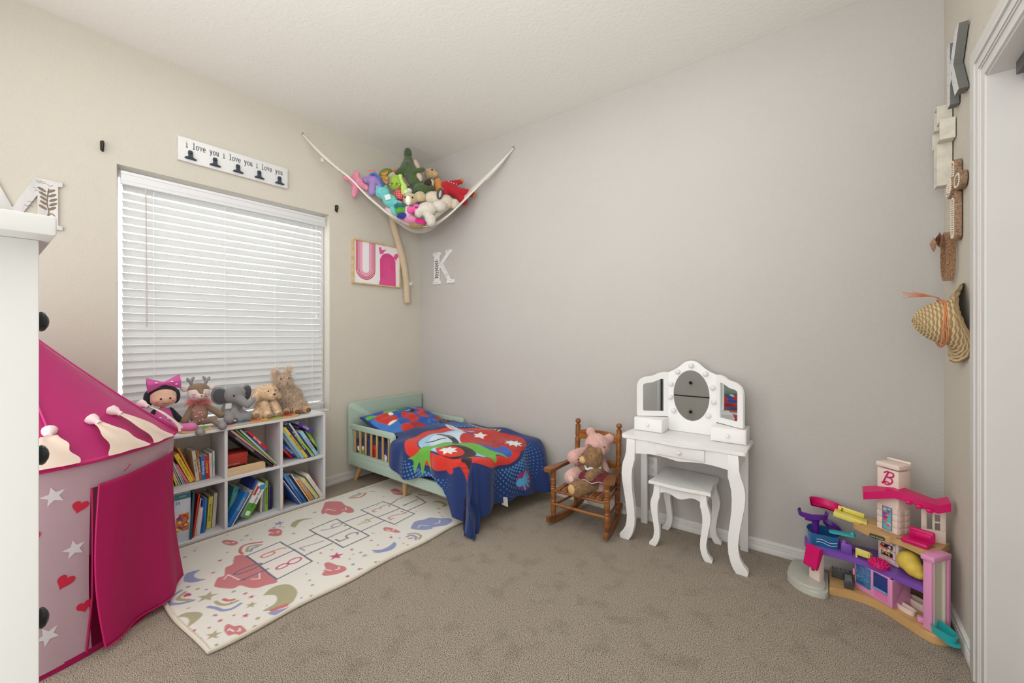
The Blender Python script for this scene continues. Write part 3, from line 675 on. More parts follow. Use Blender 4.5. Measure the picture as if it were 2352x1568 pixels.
def comfP(U, Q):
    s = U + .44; t = YN - .028 - (Q.max() - Q)            # cloth metres: s towards the foot, t towards the room
    edge = np.clip((.62 - s) / .08, 0, 1)                 # before the guard rail ends it stays inside
    side = TYE + .055 * np.clip((.60 - s) / .03, 0, 1)
    os_ = np.maximum(0, s - SXE); ot = np.maximum(0, side - t)
    r = .05
    hs = r * (1 - np.exp(-os_ / r)); ht = r * (1 - np.exp(-ot / r))
    rho = np.hypot(os_, ot) + 1e-9; cph, sph = os_ / rho, ot / rho
    hr = r * (1 - np.exp(-rho / r)); dd = np.maximum(rho - hr * .9, 0)
    off = hr + .16 * rho * (2 * cph * sph) + .022 * np.sin(9 * np.arctan2(ot, os_ + 1e-9)) * np.clip(rho / .25, 0, 1) * (2 * cph * sph)
    x = np.minimum(s, SXE) + cph * off; y = np.maximum(t, side) - sph * off
    fold = .014 * np.sin(23 * y + 3 * s) * np.clip(os_ / .1, 0, 1) + .012 * np.sin(34 * y) * np.clip(os_ / .2, 0, 1)
    x = x + fold + .09 * np.clip(os_ / .35, 0, 1) * np.exp(-((y + .12) / .3) ** 2)
    y = y - (.012 * np.sin(17 * s + 1) + .008 * np.sin(41 * s)) * np.clip(ot / .1, 0, 1)
    puff = .014 * np.sin(5.5 * s + 1) * np.sin(6 * t + .5) + .006 * np.sin(19 * s - 8 * t) + .004 * np.sin(33 * t + 9 * s)
    inner = np.clip((s - .44) / .06, 0, 1)
    z = ZT - .05 * (1 - inner) + puff - dd - .035 * np.clip((s - 1.0) / .4, 0, 1) ** 2
    z = z + .03 * np.exp(-((s - .62) / .12) ** 2) * 0
    # over the guard rail side it dips inside the frame
    near = np.clip((t - (side - .02)) / .05, 0, 1)
    z = np.where(z < .018, .018 + .004 * np.sin(60 * x), z)
    return x, y, z
class CP(Print): pass
o = thing('comforter', 'rumpled navy comforter with red ring and green print hanging off the bed', 'comforter', (.95, -.45, .34))
p = Print(1.36, 1.10, .0042, (26, 52, 112)); 
_d = p.disc
comf(p)
# hem: trim the cloth to its hanging outline
U, Q = p.U, p.Vv
g = p.sheet(comfP)
nu, nv = p.nu, p.nv
s_ = (U + .44).ravel(); ot_ = (TYE - (YN - .028 - (Q.max() - Q))).ravel()
def lowhem(s):
    return np.interp(s, [.5, .585, .60, .72, .82, 1.0, 1.10, 1.16, 1.24, 1.8], [-.058, -.058, .225, .25, .265, .235, .215, .26, .40, .40])
keep = (ot_ <= lowhem(s_)) & (s_ < 1.385 + np.interp(-ot_, [-.4, -.1, .1, .3, .7], [.38, .36, .31, .31, .36]))
g.f = [f for f in g.f if keep[f[0]] and keep[f[2]] and keep[f[1]] and keep[f[3]]]; g.m = [0] * len(g.f)
used = sorted({i for f in g.f for i in f}); rem = {a: b for b, a in enumerate(used)}
g.v = [g.v[i] for i in used]; g.f = [tuple(rem[i] for i in f) for f in g.f]; g.col = np.asarray(g.col).reshape(-1, 4)[used]
co = g.obj('cover', PM, o, ang=180)
md = co.modifiers.new('thick', 'SOLIDIFY'); md.thickness = .009; md.offset = -1
G().prism([(0, 0), (.045, .004), (.05, -.055), (.004, -.05)], 0, .0006, FB(1.405, .135, -.535) @ R(.1, 'Y')).obj('care_tag', mat((230, 228, 220), .8), o)

# ================================================================= RUG
RUG={'hop':[[(0.354,0.35),(0.524,0.338),(0.533,0.677),(0.357,0.694),(0.354,0.35)],[(0.532,0.497),(0.365,0.505)],[(0.538,0.416),(0.687,0.416)],[(0.533,0.595),(0.683,0.594)],[(0.688,0.339),(0.859,0.331),(0.86,0.675),(0.699,0.679),(0.688,0.339)],[(0.857,0.502),(0.692,0.516)],[(0.869,0.403),(1.032,0.412)],[(0.865,0.591),(1.033,0.577)],[(1.029,0.327),(1.201,0.326),(1.204,0.654),(1.035,0.672),(1.029,0.327)],[(1.193,0.509),(1.034,0.5)],[(1.207,0.406),(1.282,0.377),(1.399,0.374)],[(1.39,0.442),(1.364,0.577),(1.208,0.578)]],'pol':[('p',[(0.158,0.524),(0.19,0.467),(0.217,0.467),(0.245,0.395),(0.28,0.384),(0.314,0.308),(0.353,0.337),(0.352,0.438),(0.358,0.524),(0.357,0.607),(0.355,0.691),(0.345,0.721),(0.307,0.704),(0.277,0.696),(0.258,0.675),(0.245,0.638),(0.234,0.608),(0.212,0.611),(0.196,0.598),(0.169,0.554)]),('p',[(0.862,0.14),(0.908,0.082),(0.949,0.031),(0.984,0.052),(1.02,0.106),(1.01,0.172),(1.016,0.225),(1.002,0.292),(0.976,0.322),(0.95,0.304),(0.945,0.266),(0.899,0.284),(0.869,0.245),(0.863,0.19),(0.841,0.192)]),('p',[(0.533,0.161),(0.557,0.132),(0.582,0.16),(0.589,0.209),(0.562,0.265),(0.535,0.255),(0.515,0.209),(0.534,0.189)]),('p',[(0.325,0.089),(0.344,0.07),(0.369,0.11),(0.38,0.161),(0.366,0.183),(0.346,0.179),(0.328,0.139)]),('p',[(0.5,0.831),(0.537,0.797),(0.554,0.753),(0.577,0.754),(0.587,0.816),(0.602,0.855),(0.593,0.889),(0.559,0.89),(0.527,0.875),(0.502,0.85)]),('p',[(0.083,0.885),(0.097,0.856),(0.109,0.86),(0.118,0.89),(0.135,0.906),(0.135,0.965),(0.123,0.977),(0.101,0.938),(0.083,0.928)]),('p',[(0.963,0.66),(0.983,0.66),(0.998,0.702),(1.003,0.767),(0.985,0.769),(0.965,0.722),(0.95,0.693)]),('p',[(1.356,0.195),(1.398,0.208),(1.386,0.317),(1.351,0.332),(1.327,0.273)]),('b',[(1.073,0.778),(1.132,0.742),(1.184,0.766),(1.227,0.778),(1.251,0.824),(1.295,0.883),(1.271,0.925),(1.213,0.934),(1.158,0.89),(1.113,0.884),(1.08,0.841),(1.065,0.794)]),('b',[(0.084,0.377),(0.103,0.318),(0.125,0.302),(0.165,0.318),(0.135,0.342),(0.127,0.374),(0.135,0.41),(0.153,0.435),(0.124,0.43),(0.099,0.411)]),('o',[(0.643,0.199),(0.675,0.155),(0.725,0.148),(0.777,0.201),(0.733,0.182),(0.696,0.193),(0.652,0.238)]),('b',[(0.777,0.82),(0.815,0.859),(0.866,0.858),(0.907,0.843),(0.892,0.881),(0.849,0.904),(0.808,0.893),(0.776,0.869)]),('o',[(1.396,0.6),(1.435,0.623),(1.443,0.68),(1.418,0.729),(1.38,0.721),(1.412,0.693),(1.416,0.644)]),('o',[(0.003,0.646),(0.029,0.649),(0.055,0.681),(0.062,0.716),(0.034,0.743),(0.007,0.75),(0.022,0.715),(0.02,0.681)]),('o',[(0.265,0.774),(0.305,0.749),(0.343,0.752),(0.373,0.79),(0.372,0.861),(0.343,0.905),(0.314,0.926),(0.277,0.906),(0.24,0.897),(0.225,0.877),(0.272,0.87),(0.295,0.843),(0.297,0.808)]),('r',[(0.242,0.893),(0.279,0.901),(0.311,0.914),(0.299,0.934),(0.27,0.923),(0.243,0.914)]),('b',[(0.232,0.907),(0.26,0.921),(0.294,0.941),(0.322,0.937),(0.272,0.953),(0.244,0.949),(0.232,0.927)])],'arc':[('r',[(0.349,0.312),(0.351,0.271),(0.379,0.229),(0.416,0.232),(0.46,0.262)]),('o',[(0.373,0.305),(0.39,0.267),(0.416,0.266),(0.447,0.288)]),('b',[(0.386,0.313),(0.402,0.294),(0.428,0.294)]),('b',[(0.056,0.569),(0.027,0.548),(0.009,0.511),(0.017,0.477),(0.056,0.45)]),('o',[(0.061,0.557),(0.039,0.52),(0.039,0.499),(0.063,0.478)]),('m',[(0.058,0.509),(0.067,0.498),(0.07,0.517)]),('b',[(0.093,0.677),(0.11,0.713),(0.122,0.749),(0.15,0.766),(0.184,0.758)]),('o',[(0.124,0.661),(0.129,0.697),(0.15,0.723),(0.182,0.728)]),('r',[(0.151,0.668),(0.159,0.694),(0.177,0.706)]),('r',[(1.092,0.088),(1.136,0.128),(1.179,0.125),(1.216,0.093)]),('o',[(1.112,0.076),(1.151,0.096),(1.198,0.079)]),('b',[(1.135,0.067),(1.167,0.07),(1.192,0.055)]),('o',[(1.012,0.831),(1.04,0.855),(1.04,0.906),(1.008,0.927)]),('b',[(0.987,0.85),(1.013,0.858),(1.014,0.897),(0.997,0.912)]),('p',[(0.98,0.877),(0.994,0.888)]),('o',[(1.425,0.429),(1.437,0.485),(1.482,0.504)])],'star':[('o',0.114,0.59,0.0416),('o',0.209,0.801,0.0234),('o',0.048,0.882,0.0312),('m',0.631,0.729,0.039),('b',0.62,0.098,0.0338),('m',0.231,0.744,0.0143),('m',0.169,0.854,0.0156),('m',0.254,0.294,0.013),('m',0.193,0.4,0.0117),('o',0.441,0.113,0.0182),('m',0.839,0.728,0.0117),('o',0.722,0.844,0.0182),('m',0.635,0.93,0.0117),('o',0.613,0.306,0.0156),('o',0.827,0.127,0.0182),('o',1.343,0.723,0.0182),('m',1.305,0.771,0.0104)],'dot':[('o',0.204,0.088),('b',0.152,0.125),('o',0.106,0.492),('o',0.199,0.638),('b',0.084,0.443),('b',0.067,0.572),('o',0.042,0.621),('b',0.091,0.757),('o',0.192,0.911),('o',0.166,0.951),('p',0.094,0.809),('p',0.14,0.816),('o',0.033,0.949),('b',0.006,0.863),('p',0.012,0.793),('o',0.434,0.874),('b',0.361,0.926),('p',0.394,0.946),('b',0.443,0.83),('p',0.568,0.937),('o',0.722,0.942),('p',0.65,0.653),('p',0.718,0.731),('o',0.436,0.186),('o',0.605,0.149),('b',0.613,0.173),('p',0.408,0.513),('b',0.728,0.799),('o',0.929,0.929),('p',0.831,0.801),('o',0.845,0.451),('b',0.638,0.873),('o',0.656,0.813),('b',0.58,0.13),('p',0.597,0.638),('o',0.933,0.778),('b',0.953,0.829),('p',0.928,0.785),('p',1.256,0.106),('o',1.268,0.121),('p',0.224,0.697),('p',0.053,0.822),('b',0.129,0.526),('o',0.305,0.237)]}

RC = dict(s=(104, 110, 128), m=(196, 84, 124), l=(168, 150, 178), d=(108, 116, 130), o=(176, 170, 136), p=(206, 128, 132), b=(150, 156, 194), r=(206, 120, 116))
RC['s'] = (210, 120, 112)
p = Print(1.51, .965, .0036, (232, 229, 220))
for c, q in RUG['pol']: p.poly(sp2(q + [q[0]], 4), RC[c])
for c, q in RUG['pol'][:9]:                      # brush strokes left open in the clouds
    cx = sum(a for a, b in q) / len(q); cy = sum(b for a, b in q) / len(q); w = (max(a for a, b in q) - min(a for a, b in q)); h = (max(b for a, b in q) - min(b for a, b in q))
    for k in (-1, 1): p.stroke([(cx + k * w * .2 - w * .12, cy + h * .12 * k), (cx + k * w * .2, cy + h * .18 * k), (cx + k * w * .2 + w * .1, cy + h * .05)], .006, (232, 229, 220))
for c, q in RUG['arc']: p.stroke(sp2(q, 5), .015, RC[c])
for c, x, y, r in RUG['star']: p.star(x, y, r, RC[c])
rn = random.Random(5)
for c, x, y in RUG['dot']: p.disc(x, y, .005 + rn.random() * .004, RC[c])
for k in range(70): p.disc(rn.random() * 1.5, rn.random() * .96, .003 + rn.random() * .003, RC[rn.choice('mobp')])
p.poly([q for q in [RUG['hop'][0][0], RUG['hop'][0][1], RUG['hop'][0][2], RUG['hop'][0][3]]], (236, 230, 222), al=1)
for q in RUG['hop']: p.stroke(q, .0085, (100, 108, 126))
def ell_(cx, cy, a, b, t0=90, t1=450, n=16): return [(cx + a * math.cos(math.radians(t0 + (t1 - t0) * k / n)), cy + b * math.sin(math.radians(t0 + (t1 - t0) * k / n))) for k in range(n + 1)]
DIG = {'8': [ell_(0, .24, .2, .22), ell_(0, -.24, .26, .25)], '9': [ell_(-.02, .2, .24, .26), [(.22, .25), (.2, -.1), (.1, -.4), (-.1, -.5)]], '6': [ell_(.02, -.22, .24, .26), [(-.22, -.2), (-.18, .1), (0, .4), (.16, .5)]], '7': [[(-.28, .42), (.28, .46), (.05, 0), (-.1, -.5)]],
    '5': [[(.24, .5), (-.18, .48), (-.22, .08)] + ell_(-.02, -.18, .26, .28, 110, -140, 12)], '4': [[(-.05, .5), (-.28, -.08), (.3, -.08)], [(.1, .25), (.08, -.5)]], '3': [ell_(-.02, .24, .24, .24, 140, -80, 10), ell_(-.02, -.25, .27, .26, 85, -145, 10)],
    '2': [ell_(0, .25, .24, .24, 160, -20, 8) + [(.1, 0), (-.26, -.46), (.3, -.42)]], '1': [[(-.08, .34), (.02, .5), (0, -.5)]], '0': [ell_(0, 0, .24, .48)]}
for c, t, u0, v0 in [('m', '8', 0.452, 0.6), ('s', '9', 0.45, 0.427), ('l', '7', 0.611, 0.522), ('l', '6', 0.791, 0.407), ('d', '5', 0.781, 0.59), ('o', '4', 0.965, 0.493), ('p', '3', 1.123, 0.41), ('p', '2', 1.126, 0.577), ('d', '1', 1.302, 0.495), ('d', '10', 0.309, 0.53)]:
    for n_, ch in enumerate(t):
        for st in DIG[ch]: p.stroke([(u0 - gy * .125, v0 - (gx * .085 + (n_ - (len(t) - 1) / 2) * .075)) for gx, gy in st], .009, RC[c])
def rugP(U, Q):
    e = np.minimum(np.minimum(U, 1.51 - U), np.minimum(Q, .965 - Q)); w = .002 * np.sin(9 * U + 3 * Q) + .0015 * np.sin(21 * Q - 6 * U)
    wob = .006 * np.sin(14 * U) * np.clip((Q - .9) / .06, 0, 1)
    return .29 + Q + wob, -2.05 + U + .012 * np.sin(8 * Q) * np.clip((.06 - U) / .06, 0, 1), .008 + np.clip(e / .02, 0, 1) * .004 + w
o = thing('rug', 'white play rug printed with a hopscotch, clouds, moons and rainbows', 'rug', (.77, -1.3, 0))
g = p.sheet(rugP); g.obj('rug_pile', mat((200, 200, 200), .95, (300, .5, .003), None, attr=True, key='rugpile'), o, ang=180)
E_ = [(.29 + b + .006 * math.sin(14 * a) * (1 if b > .9 else 0), -2.05 + a + (.012 * math.sin(8 * b) if a < .01 else 0), .0085) for a, b in [(1.51 * t / 40, 0) for t in range(40)] + [(1.51, .965 * t / 26) for t in range(26)] + [(1.51 - 1.51 * t / 40, .965) for t in range(40)] + [(0, .965 - .965 * t / 26) for t in range(26)]]
G().tube(E_, .0085, 8, closed=True).obj('binding', mat((224, 216, 198), .95, (200, .6, .003)), o)
# ================================================================= VANITY
VW = mat((244, 243, 241), .35, (10, .03), None, key='vanity')
o = thing('vanity_table', 'white vanity table with a three panel mirror and curved legs', 'vanity', (2.42, -.18, 0))
def legp(sx, x0, zt, sc=1.0):   # cabriole outline, sx=+1 outward is -x
    out = [(0, 1), (0, .87), (-.010, .81), (-.021, .765), (-.027, .70), (-.028, .64), (-.024, .57), (-.017, .50), (-.008, .41), (-.002, .33), (.003, .25), (.003, .19), (-.004, .13), (-.018, .085), (-.036, .055), (-.041, .03), (-.037, 0)]
    inn = [(.012, 0), (.024, .03), (.036, .08), (.045, .15), (.048, .23), (.045, .33), (.038, .42), (.032, .52), (.030, .62), (.033, .70), (.040, .76), (.048, .80), (.048, 1)]
    return [(x0 + sx * a * sc, b * zt) for a, b in out + inn]
for sx, x0 in ((1, 2.138), (-1, 2.700)):
    G().prism(legp(sx, x0, .572), -.015, .015, FB(0, 0, -.305), bev=.002).obj('front_leg', VW, o)
for xa in (2.128, 2.668): G().box((xa, -.062, 0), (xa + .038, -.034, .572), bev=.002).obj('back_leg', VW, o)
tp = [(2.112, -.02), (2.112, -.24)] + sp2([(2.105, -.27), (2.112, -.318), (2.16, -.322), (2.24, -.314), (2.33, -.330), (2.42, -.338), (2.51, -.330), (2.60, -.314), (2.68, -.322), (2.727, -.318), (2.732, -.27)], 5) + [(2.726, -.24), (2.726, -.02)]
G().prism(tp, .574, .592, bev=.004).obj('table_top', VW, o)
xs = [2.168 + .502 * k / 30 for k in range(31)]
def apb(x): t = (x - 2.419) / .251; return .490 + .012 * abs(math.sin(math.pi * t)) ** 1.3
G().prism([(x, apb(x)) for x in xs] + [(2.67, .573), (2.168, .573)], 0, .015, FB(0, 0, -.293)).obj('front_apron', VW, o)
for xx in (2.145, 2.679): G().box((xx, -.292, .49), (xx + .014, -.04, .573)).obj('side_apron', VW, o)
d = G().box((2.302, -.318, .512), (2.545, -.309, .570), bev=.002).obj('drawer', VW, o)
def knob(x, y, z, par, r=.0105): return G().lathe([(.005, 0), (.005, .006), (r * .8, .009), (r, .014), (r * .85, .019), (r * .4, .022), (0, .0225)], frame((x, y, z), (1, 0, 0), (0, 0, 1)), 16).obj('knob', mat((240, 239, 236), .25), par)
knob(2.424, -.318, .541, d)
for xa, xb, face in ((2.128, 2.292, 0), (2.546, 2.712, 0)):
    c = G().box((xa, -.172, .593), (xb, -.03, .668), bev=.0015).obj('drawer_box', VW, o)
    dd = G().box((xa + .004, -.176, .597), (xb - .004, -.1725, .664), bev=.001).obj('small_drawer', VW, c)
    G().lathe([(.004, 0), (.004, .005), (.0085, .008), (.0095, .012), (.007, .016), (0, .018)], frame(((xa + xb) / 2, -.176, .632), (1, 0, 0), (0, 0, 1)), 14).obj('knob', mat((240, 239, 236), .25), o)
MIR = mat((205, 207, 205), .02, metal=1, key='mirror')
# centre panel with arch, real oval opening
arch = sp2([(2.290, .935), (2.32, .948), (2.355, .972), (2.385, .998), (2.420, 1.008), (2.455, .998), (2.485, .972), (2.52, .948), (2.552, .935)], 5)
def ring_panel(outer, inner, z0, z1, M, name, par):
    """outer/inner loops resampled to the same count and bridged: a board with a real opening"""
    def res(L_, n, c):
        o_ = []; 
        for k in range(n):
            a = 2 * math.pi * k / n; dx, dy = math.cos(a), math.sin(a); best = None
            for i in range(len(L_)):
                (x0, y0), (x1, y1) = L_[i], L_[(i + 1) % len(L_)]
                ex, ey = x1 - x0, y1 - y0; den = dx * ey - dy * ex
                if abs(den) < 1e-12: continue
                t = ((x0 - c[0]) * ey - (y0 - c[1]) * ex) / den; u = ((x0 - c[0]) * dy - (y0 - c[1]) * dx) / den
                if t > 0 and -1e-6 <= u <= 1 + 1e-6 and (best is None or t > best): best = t
            o_.append((c[0] + dx * best, c[1] + dy * best))
        return o_
    c = (sum(p[0] for p in inner) / len(inner), sum(p[1] for p in inner) / len(inner)); n = 120
    A = res(outer, n, c); B = res(inner, n, c); g = G(); vs = []
    for L_ in (A, B):
        for z in (z0, z1): vs += [(x, y, z) for x, y in L_]
    fs = []
    for k in range(n):
        j = (k + 1) % n
        fs += [(k, j, n + j, n + k), (2 * n + k, 3 * n + k, 3 * n + j, 2 * n + j), (n + k, n + j, 3 * n + j, 3 * n + k), (k, 2 * n + k, 2 * n + j, j)]
    g.add(vs, fs, 0, M); return g.obj(name, VW, par, ang=30)
oval = [(2.418 + .0985 * math.cos(2 * math.pi * k / 60), .806 + .146 * math.sin(2 * math.pi * k / 60)) for k in range(60)]
MC = FB(0, 0, -.042)
pan = ring_panel([(2.290, .593), (2.552, .593)] + arch[::-1], oval, 0, .012, MC, 'mirror_panel', o)
G().prism([(2.418 + (x - 2.418) * 1.04, .806 + (y - .806) * 1.04) for x, y in oval], .001, .006, MC).obj('oval_mirror', MIR, pan)
for k, (bx, bz) in enumerate(((2.420, .979), (2.345, .940), (2.496, .936), (2.307, .866), (2.533, .861), (2.303, .788), (2.538, .782), (2.322, .711), (2.510, .702))):
    G().lathe([(.0155, 0), (.0155, .004), (.0145, .009), (.011, .014), (.006, .0165), (0, .0172)], MC @ T(bx, bz, .012), 20).obj('light_bulb', mat((232, 230, 232), .3, spec=.6), pan)
for sd in (-1, 1):
    hx = 2.289 if sd < 0 else 2.553
    X = T(hx, -.042, 0) @ R(math.radians(36 if sd > 0 else 30) * -sd, 'Z') @ frame((0, 0, 0), (1, 0, 0), (0, 0, 1))
    w = .185
    oz = sp2([(0, .934), (.03, .936), (.06, .928), (.09, .914), (.125, .908), (.15, .900), (.174, .882), (w, .85)], 4)
    outer = [(0, .672), (w, .672)] + [(x, z) for x, z in oz[::-1]]
    inz = sp2([(.030, .893), (.05, .893), (.075, .882), (.10, .872), (.130, .868), (.148, .860)], 4)
    inner = [(.030, .702), (.150, .702), (.150, .85)] + inz[::-1]
    outer = [(sd * a, b) for a, b in outer]; inner = [(sd * a, b) for a, b in inner]
    wg = ring_panel(outer, inner, 0, .012, X, 'mirror_wing', o)
    G().prism([(sd * .026, .698), (sd * .154, .698), (sd * .154, .88), (sd * .1, .884), (sd * .05, .897), (sd * .026, .897)], .001, .006, X).obj('side_mirror', MIR, wg)
# ================================================================= STOOL
o = thing('vanity_stool', 'small white stool with curved legs tucked under the vanity', 'stool', (2.415, -.165, 0))
tp = sp2([(2.262, -.315), (2.30, -.312), (2.42, -.322), (2.54, -.312), (2.575, -.315)], 4) + sp2([(2.566, -.25), (2.560, -.165), (2.566, -.08), (2.560, -.028)], 4) + sp2([(2.42, -.022), (2.275, -.028)], 3) + sp2([(2.270, -.08), (2.276, -.165), (2.270, -.25)], 4)
G().prism(tp, .343, .360, bev=.004).obj('seat', VW, o)
for yy in (-.285, -.055):
    for sx, x0 in ((1, 2.285), (-1, 2.552)): G().prism(legp(sx, x0, .342, .66), -.013, .013, FB(0, 0, yy), bev=.002).obj('leg', VW, o)
    xs = [2.310 + .216 * k / 20 for k in range(21)]
    G().prism([(x, .300 - .010 * math.cos((x - 2.418) / .108 * math.pi * 1.6) - .004) for x in xs] + [(2.526, .342), (2.310, .342)], -.006, .006, FB(0, 0, yy)).obj('apron', VW, o)
for xx in (2.289, 2.538): G().box((xx, -.272, .295), (xx + .011, -.068, .342)).obj('side_apron', VW, o)

# ================================================================= ROCKING CHAIR
HW = wood((108, 62, 26), (168, 106, 52), 4, .28, (1.5, 1.5, 7)); HW2 = wood((116, 68, 28), (178, 114, 58), 4, .28, (1.2, 9, 9))
RM = T(1.872, -.245, 0) @ R(math.radians(3), 'Z')
o = thing('rocking_chair', 'small brown wooden child rocking chair against the grey wall', 'rocking chair', M=RM)
def turned(p, q, r, rings=(), ball=False, name='leg', tip=True, par=None):
    p, q = V(p), V(q); L_ = (q - p).length; ts = [i / 40 for i in range(41)]; rs = []
    for t in ts:
        a = r
        for c in rings:
            dd = abs(t - c) * L_
            if dd < .006: a = r * .80
            elif dd < .010: a = r * 1.08
        if tip and t < .16: a = r * (.62 + .38 * min(1, t / .14))
        rs.append(a)
    g = G(); g.tube([p.lerp(q, t) for t in ts], rs, 14)
    if ball: g.lathe([(r * .9, 0), (r * .55, .005), (r * .55, .009), (r * .95, .016), (r * 1.12, .024), (r * .95, .034), (r * .5, .040), (0, .0415)], T(q), 14)
    return g.obj(name, HW, par or o, M=RM)
fx, bx = .172, .140
for s_ in (-1, 1):
    turned((s_ * fx, -.150, .042), (s_ * fx, -.150, .322), .0165, (.34, .38, .66, .70, .86), name='front_leg')
    turned((s_ * bx, .098, .040), (s_ * bx, .135, .560), .0165, (.50, .62, .66, .84), True, name='back_post')
    # rocker
    P = [];
    for k in range(25):
        t = -1 + 2 * k / 24; yy = t * .205 + .0; zz = .012 + .030 * (t + .15) ** 2
        P.append((yy, zz))
    bot = P; top = [(y, z + .026) for y, z in P]
    g = G(); a = [(y, max(z - .010, .0)) for y, z in bot]
    M = RM @ frame((s_ * (fx + bx) / 2 + .0, 0, 0), (-s_ * (fx - bx) / .28 * 0 , 1, 0), (0, 0, 1))
    g.prism(a + top[::-1], -.011, .011, RM @ T(s_ * (fx + bx) / 2, 0, 0) @ R(s_ * math.atan((fx - bx) / .25), 'Z') @ frame((0, 0, 0), (0, 1, 0), (0, 0, 1)), bev=.002)
    g.obj('rocker', HW, o)
    # arm rest
    pl = sp2([(.150, .018), (.06, .016), (-.05, .020), (-.14, .030), (-.188, .030), (-.196, .012), (-.196, -.012), (-.188, -.026), (-.14, -.026), (-.05, -.014), (.06, -.012), (.150, -.012)], 4)
    g = G(); g.prism([(a * 1, b) for a, b in pl], -.010, .010, RM @ T(s_ * (fx - .002), .0, .334) @ R(s_ * .13 , 'Z') @ frame((0, 0, 0), (0, 1, 0), (1 if s_ < 0 else -1, 0, 0)), bev=.004)
    g.obj('armrest', HW, o)
    turned((s_ * fx, -.150, .205), (s_ * bx, .110, .198), .008, (), name='side_rail', tip=False); turned((s_ * fx, -.150, .115), (s_ * bx, .105, .110), .008, (.5,), name='side_rail', tip=False)
turned((-fx, -.150, .122), (fx, -.150, .122), .0095, (.35, .38, .62, .65), name='front_stretcher', tip=False)
turned((-fx, -.150, .205), (fx, -.150, .205), .0105, (), name='seat_rail', tip=False); turned((-bx, .115, .198), (bx, .115, .198), .0105, (), name='seat_rail', tip=False)
g = G(); g.prism(sp2([(-bx + .008, -.030), (-.06, -.026), (.06, -.026), (bx - .008, -.030)], 4) + sp2([(bx - .008, .022), (.07, .036), (0, .038), (-.07, .036), (-bx + .008, .022)], 4), -.008, .008, RM @ T(0, .128, .502) @ frame((0, 0, 0), (1, 0, 0), (0, 0, 1)), bev=.003); g.obj('back_slat', HW2, o)
g = G(); g.prism([(-bx + .008, -.02), (bx - .008, -.02), (bx - .008, .02), (-bx + .008, .02)], -.007, .007, RM @ T(0, .118, .34) @ frame((0, 0, 0), (1, 0, 0), (0, 0, 1)), bev=.003); g.obj('back_slat', HW2, o)
for k in range(7):
    xx = -.132 + k * .044; G().box((xx - .0155, -.166, .2165), (xx + .0155, .112, .2275), bev=.003, M=RM).obj('seat_slat', HW, o)

# ================================================================= TEDDY BEARS on the chair
def eyes(par, pts, r=.004, c=(16, 14, 14)):
    for q in pts: G().ell(q, r, n=10).obj('eye', mat(c, .1), par)
def W_(M, p): return tuple(M @ V(p))
def bl(M, L_):
    out = []
    for b in L_:
        if b[0] == 'e':
            r = b[2] if hasattr(b[2], '__len__') else (b[2],) * 3
            e0 = (Euler(b[3]).to_matrix() if len(b) > 3 else Matrix.Identity(3)); rr = (M.to_3x3().normalized() @ e0).to_euler(); sc_ = M.to_scale()[0]
            out.append(('e', W_(M, b[1]), tuple(q * sc_ for q in r), tuple(rr)))
        else: out.append(('c', W_(M, b[1]), W_(M, b[2]), b[3] * M.to_scale()[0], (b[4] if len(b) > 4 else b[3]) * M.to_scale()[0]))
    return out
PB = fuzz((230, 184, 174), .1); BM = T(1.822, -.215, .2285) @ R(.45, 'Z') @ R(.26, 'Y') @ Matrix.Scale(1.28, 4)
o = thing('pink_bear', 'pink plush bear sitting on the rocking chair, leaning right', 'plush bear', M=T(1.812, -.215, .2295))
plush('body', bl(BM, [('e', (0, .02, .075), (.062, .056, .078)), ('e', (.012, -.005, .195), (.060, .056, .056)), ('e', (.03, -.05, .180), (.026, .022, .02)), ('c', (-.045, .0, .130), (-.080, -.045, .115), .032, .034), ('c', (.05, 0, .12), (.07, -.03, .09), .026, .03), ('c', (-.04, -.03, .045), (-.070, -.105, .038), .036, .034), ('c', (.045, -.04, .035), (.06, -.09, .032), .034, .034),
    ('e', (-.035, .01, .245), (.022, .014, .022)), ('e', (.06, .01, .240), (.024, .014, .024))]), PB, o, fur=(9000, .006, .0007, .2))
eyes(o, [W_(BM, (.005, -.052, .205)), W_(BM, (.043, -.05, .207))]); G().ell(W_(BM, (-.071, -.139, .038)), (.02, .006, .02)).obj('foot_pad', mat((232, 200, 190), .9), o)
TB = fuzz((160, 122, 82), .25); BM = T(1.915, -.270, .2285) @ R(-.45, 'Z') @ Matrix.Scale(1.18, 4)
o = thing('brown_bear', 'curly brown teddy bear in a maroon skirt on the rocking chair', 'plush bear', M=T(1.905, -.285, .2295))
plush('body', bl(BM, [('e', (0, .01, .060), (.050, .045, .058)), ('e', (0, -.01, .155), (.052, .050, .050)), ('c', (-.035, -.01, .095), (-.066, -.045, .075), .022, .023), ('c', (.035, -.01, .095), (.045, -.06, .080), .022, .025), ('c', (-.03, -.03, .035), (-.072, -.085, .035), .030, .032), ('c', (.03, -.03, .03), (.030, -.128, .026), .032, .036),
    ('e', (-.035, .0, .198), (.018, .012, .018)), ('e', (.038, .0, .198), (.018, .012, .018))]), TB, o, fur=(9000, .009, .0008, .1))
G().ell(W_(BM, (-.018, -.056, .145)), (.026, .024, .022)).obj('muzzle', mat((226, 182, 124), .9, (200, .4)), o); G().ell(W_(BM, (-.022, -.083, .150)), (.006, .004, .005)).obj('nose', KNOB, o)
eyes(o, [W_(BM, (-.030, -.052, .172)), W_(BM, (.010, -.056, .172))], .0042)
for c in ((.030, -.163, .028), (-.085, -.112, .036)): G().ell(W_(BM, c), (.026, .007, .028), rot=(0, 0, -.25 if c[0] > 0 else -.7)).obj('foot_pad', mat((222, 178, 120), .9, (200, .4)), o)
g = G(); n = 40
for k, (rr, zz) in enumerate(((.052, .075), (.066, .058), (.088, .050), (.096, .047))): pass
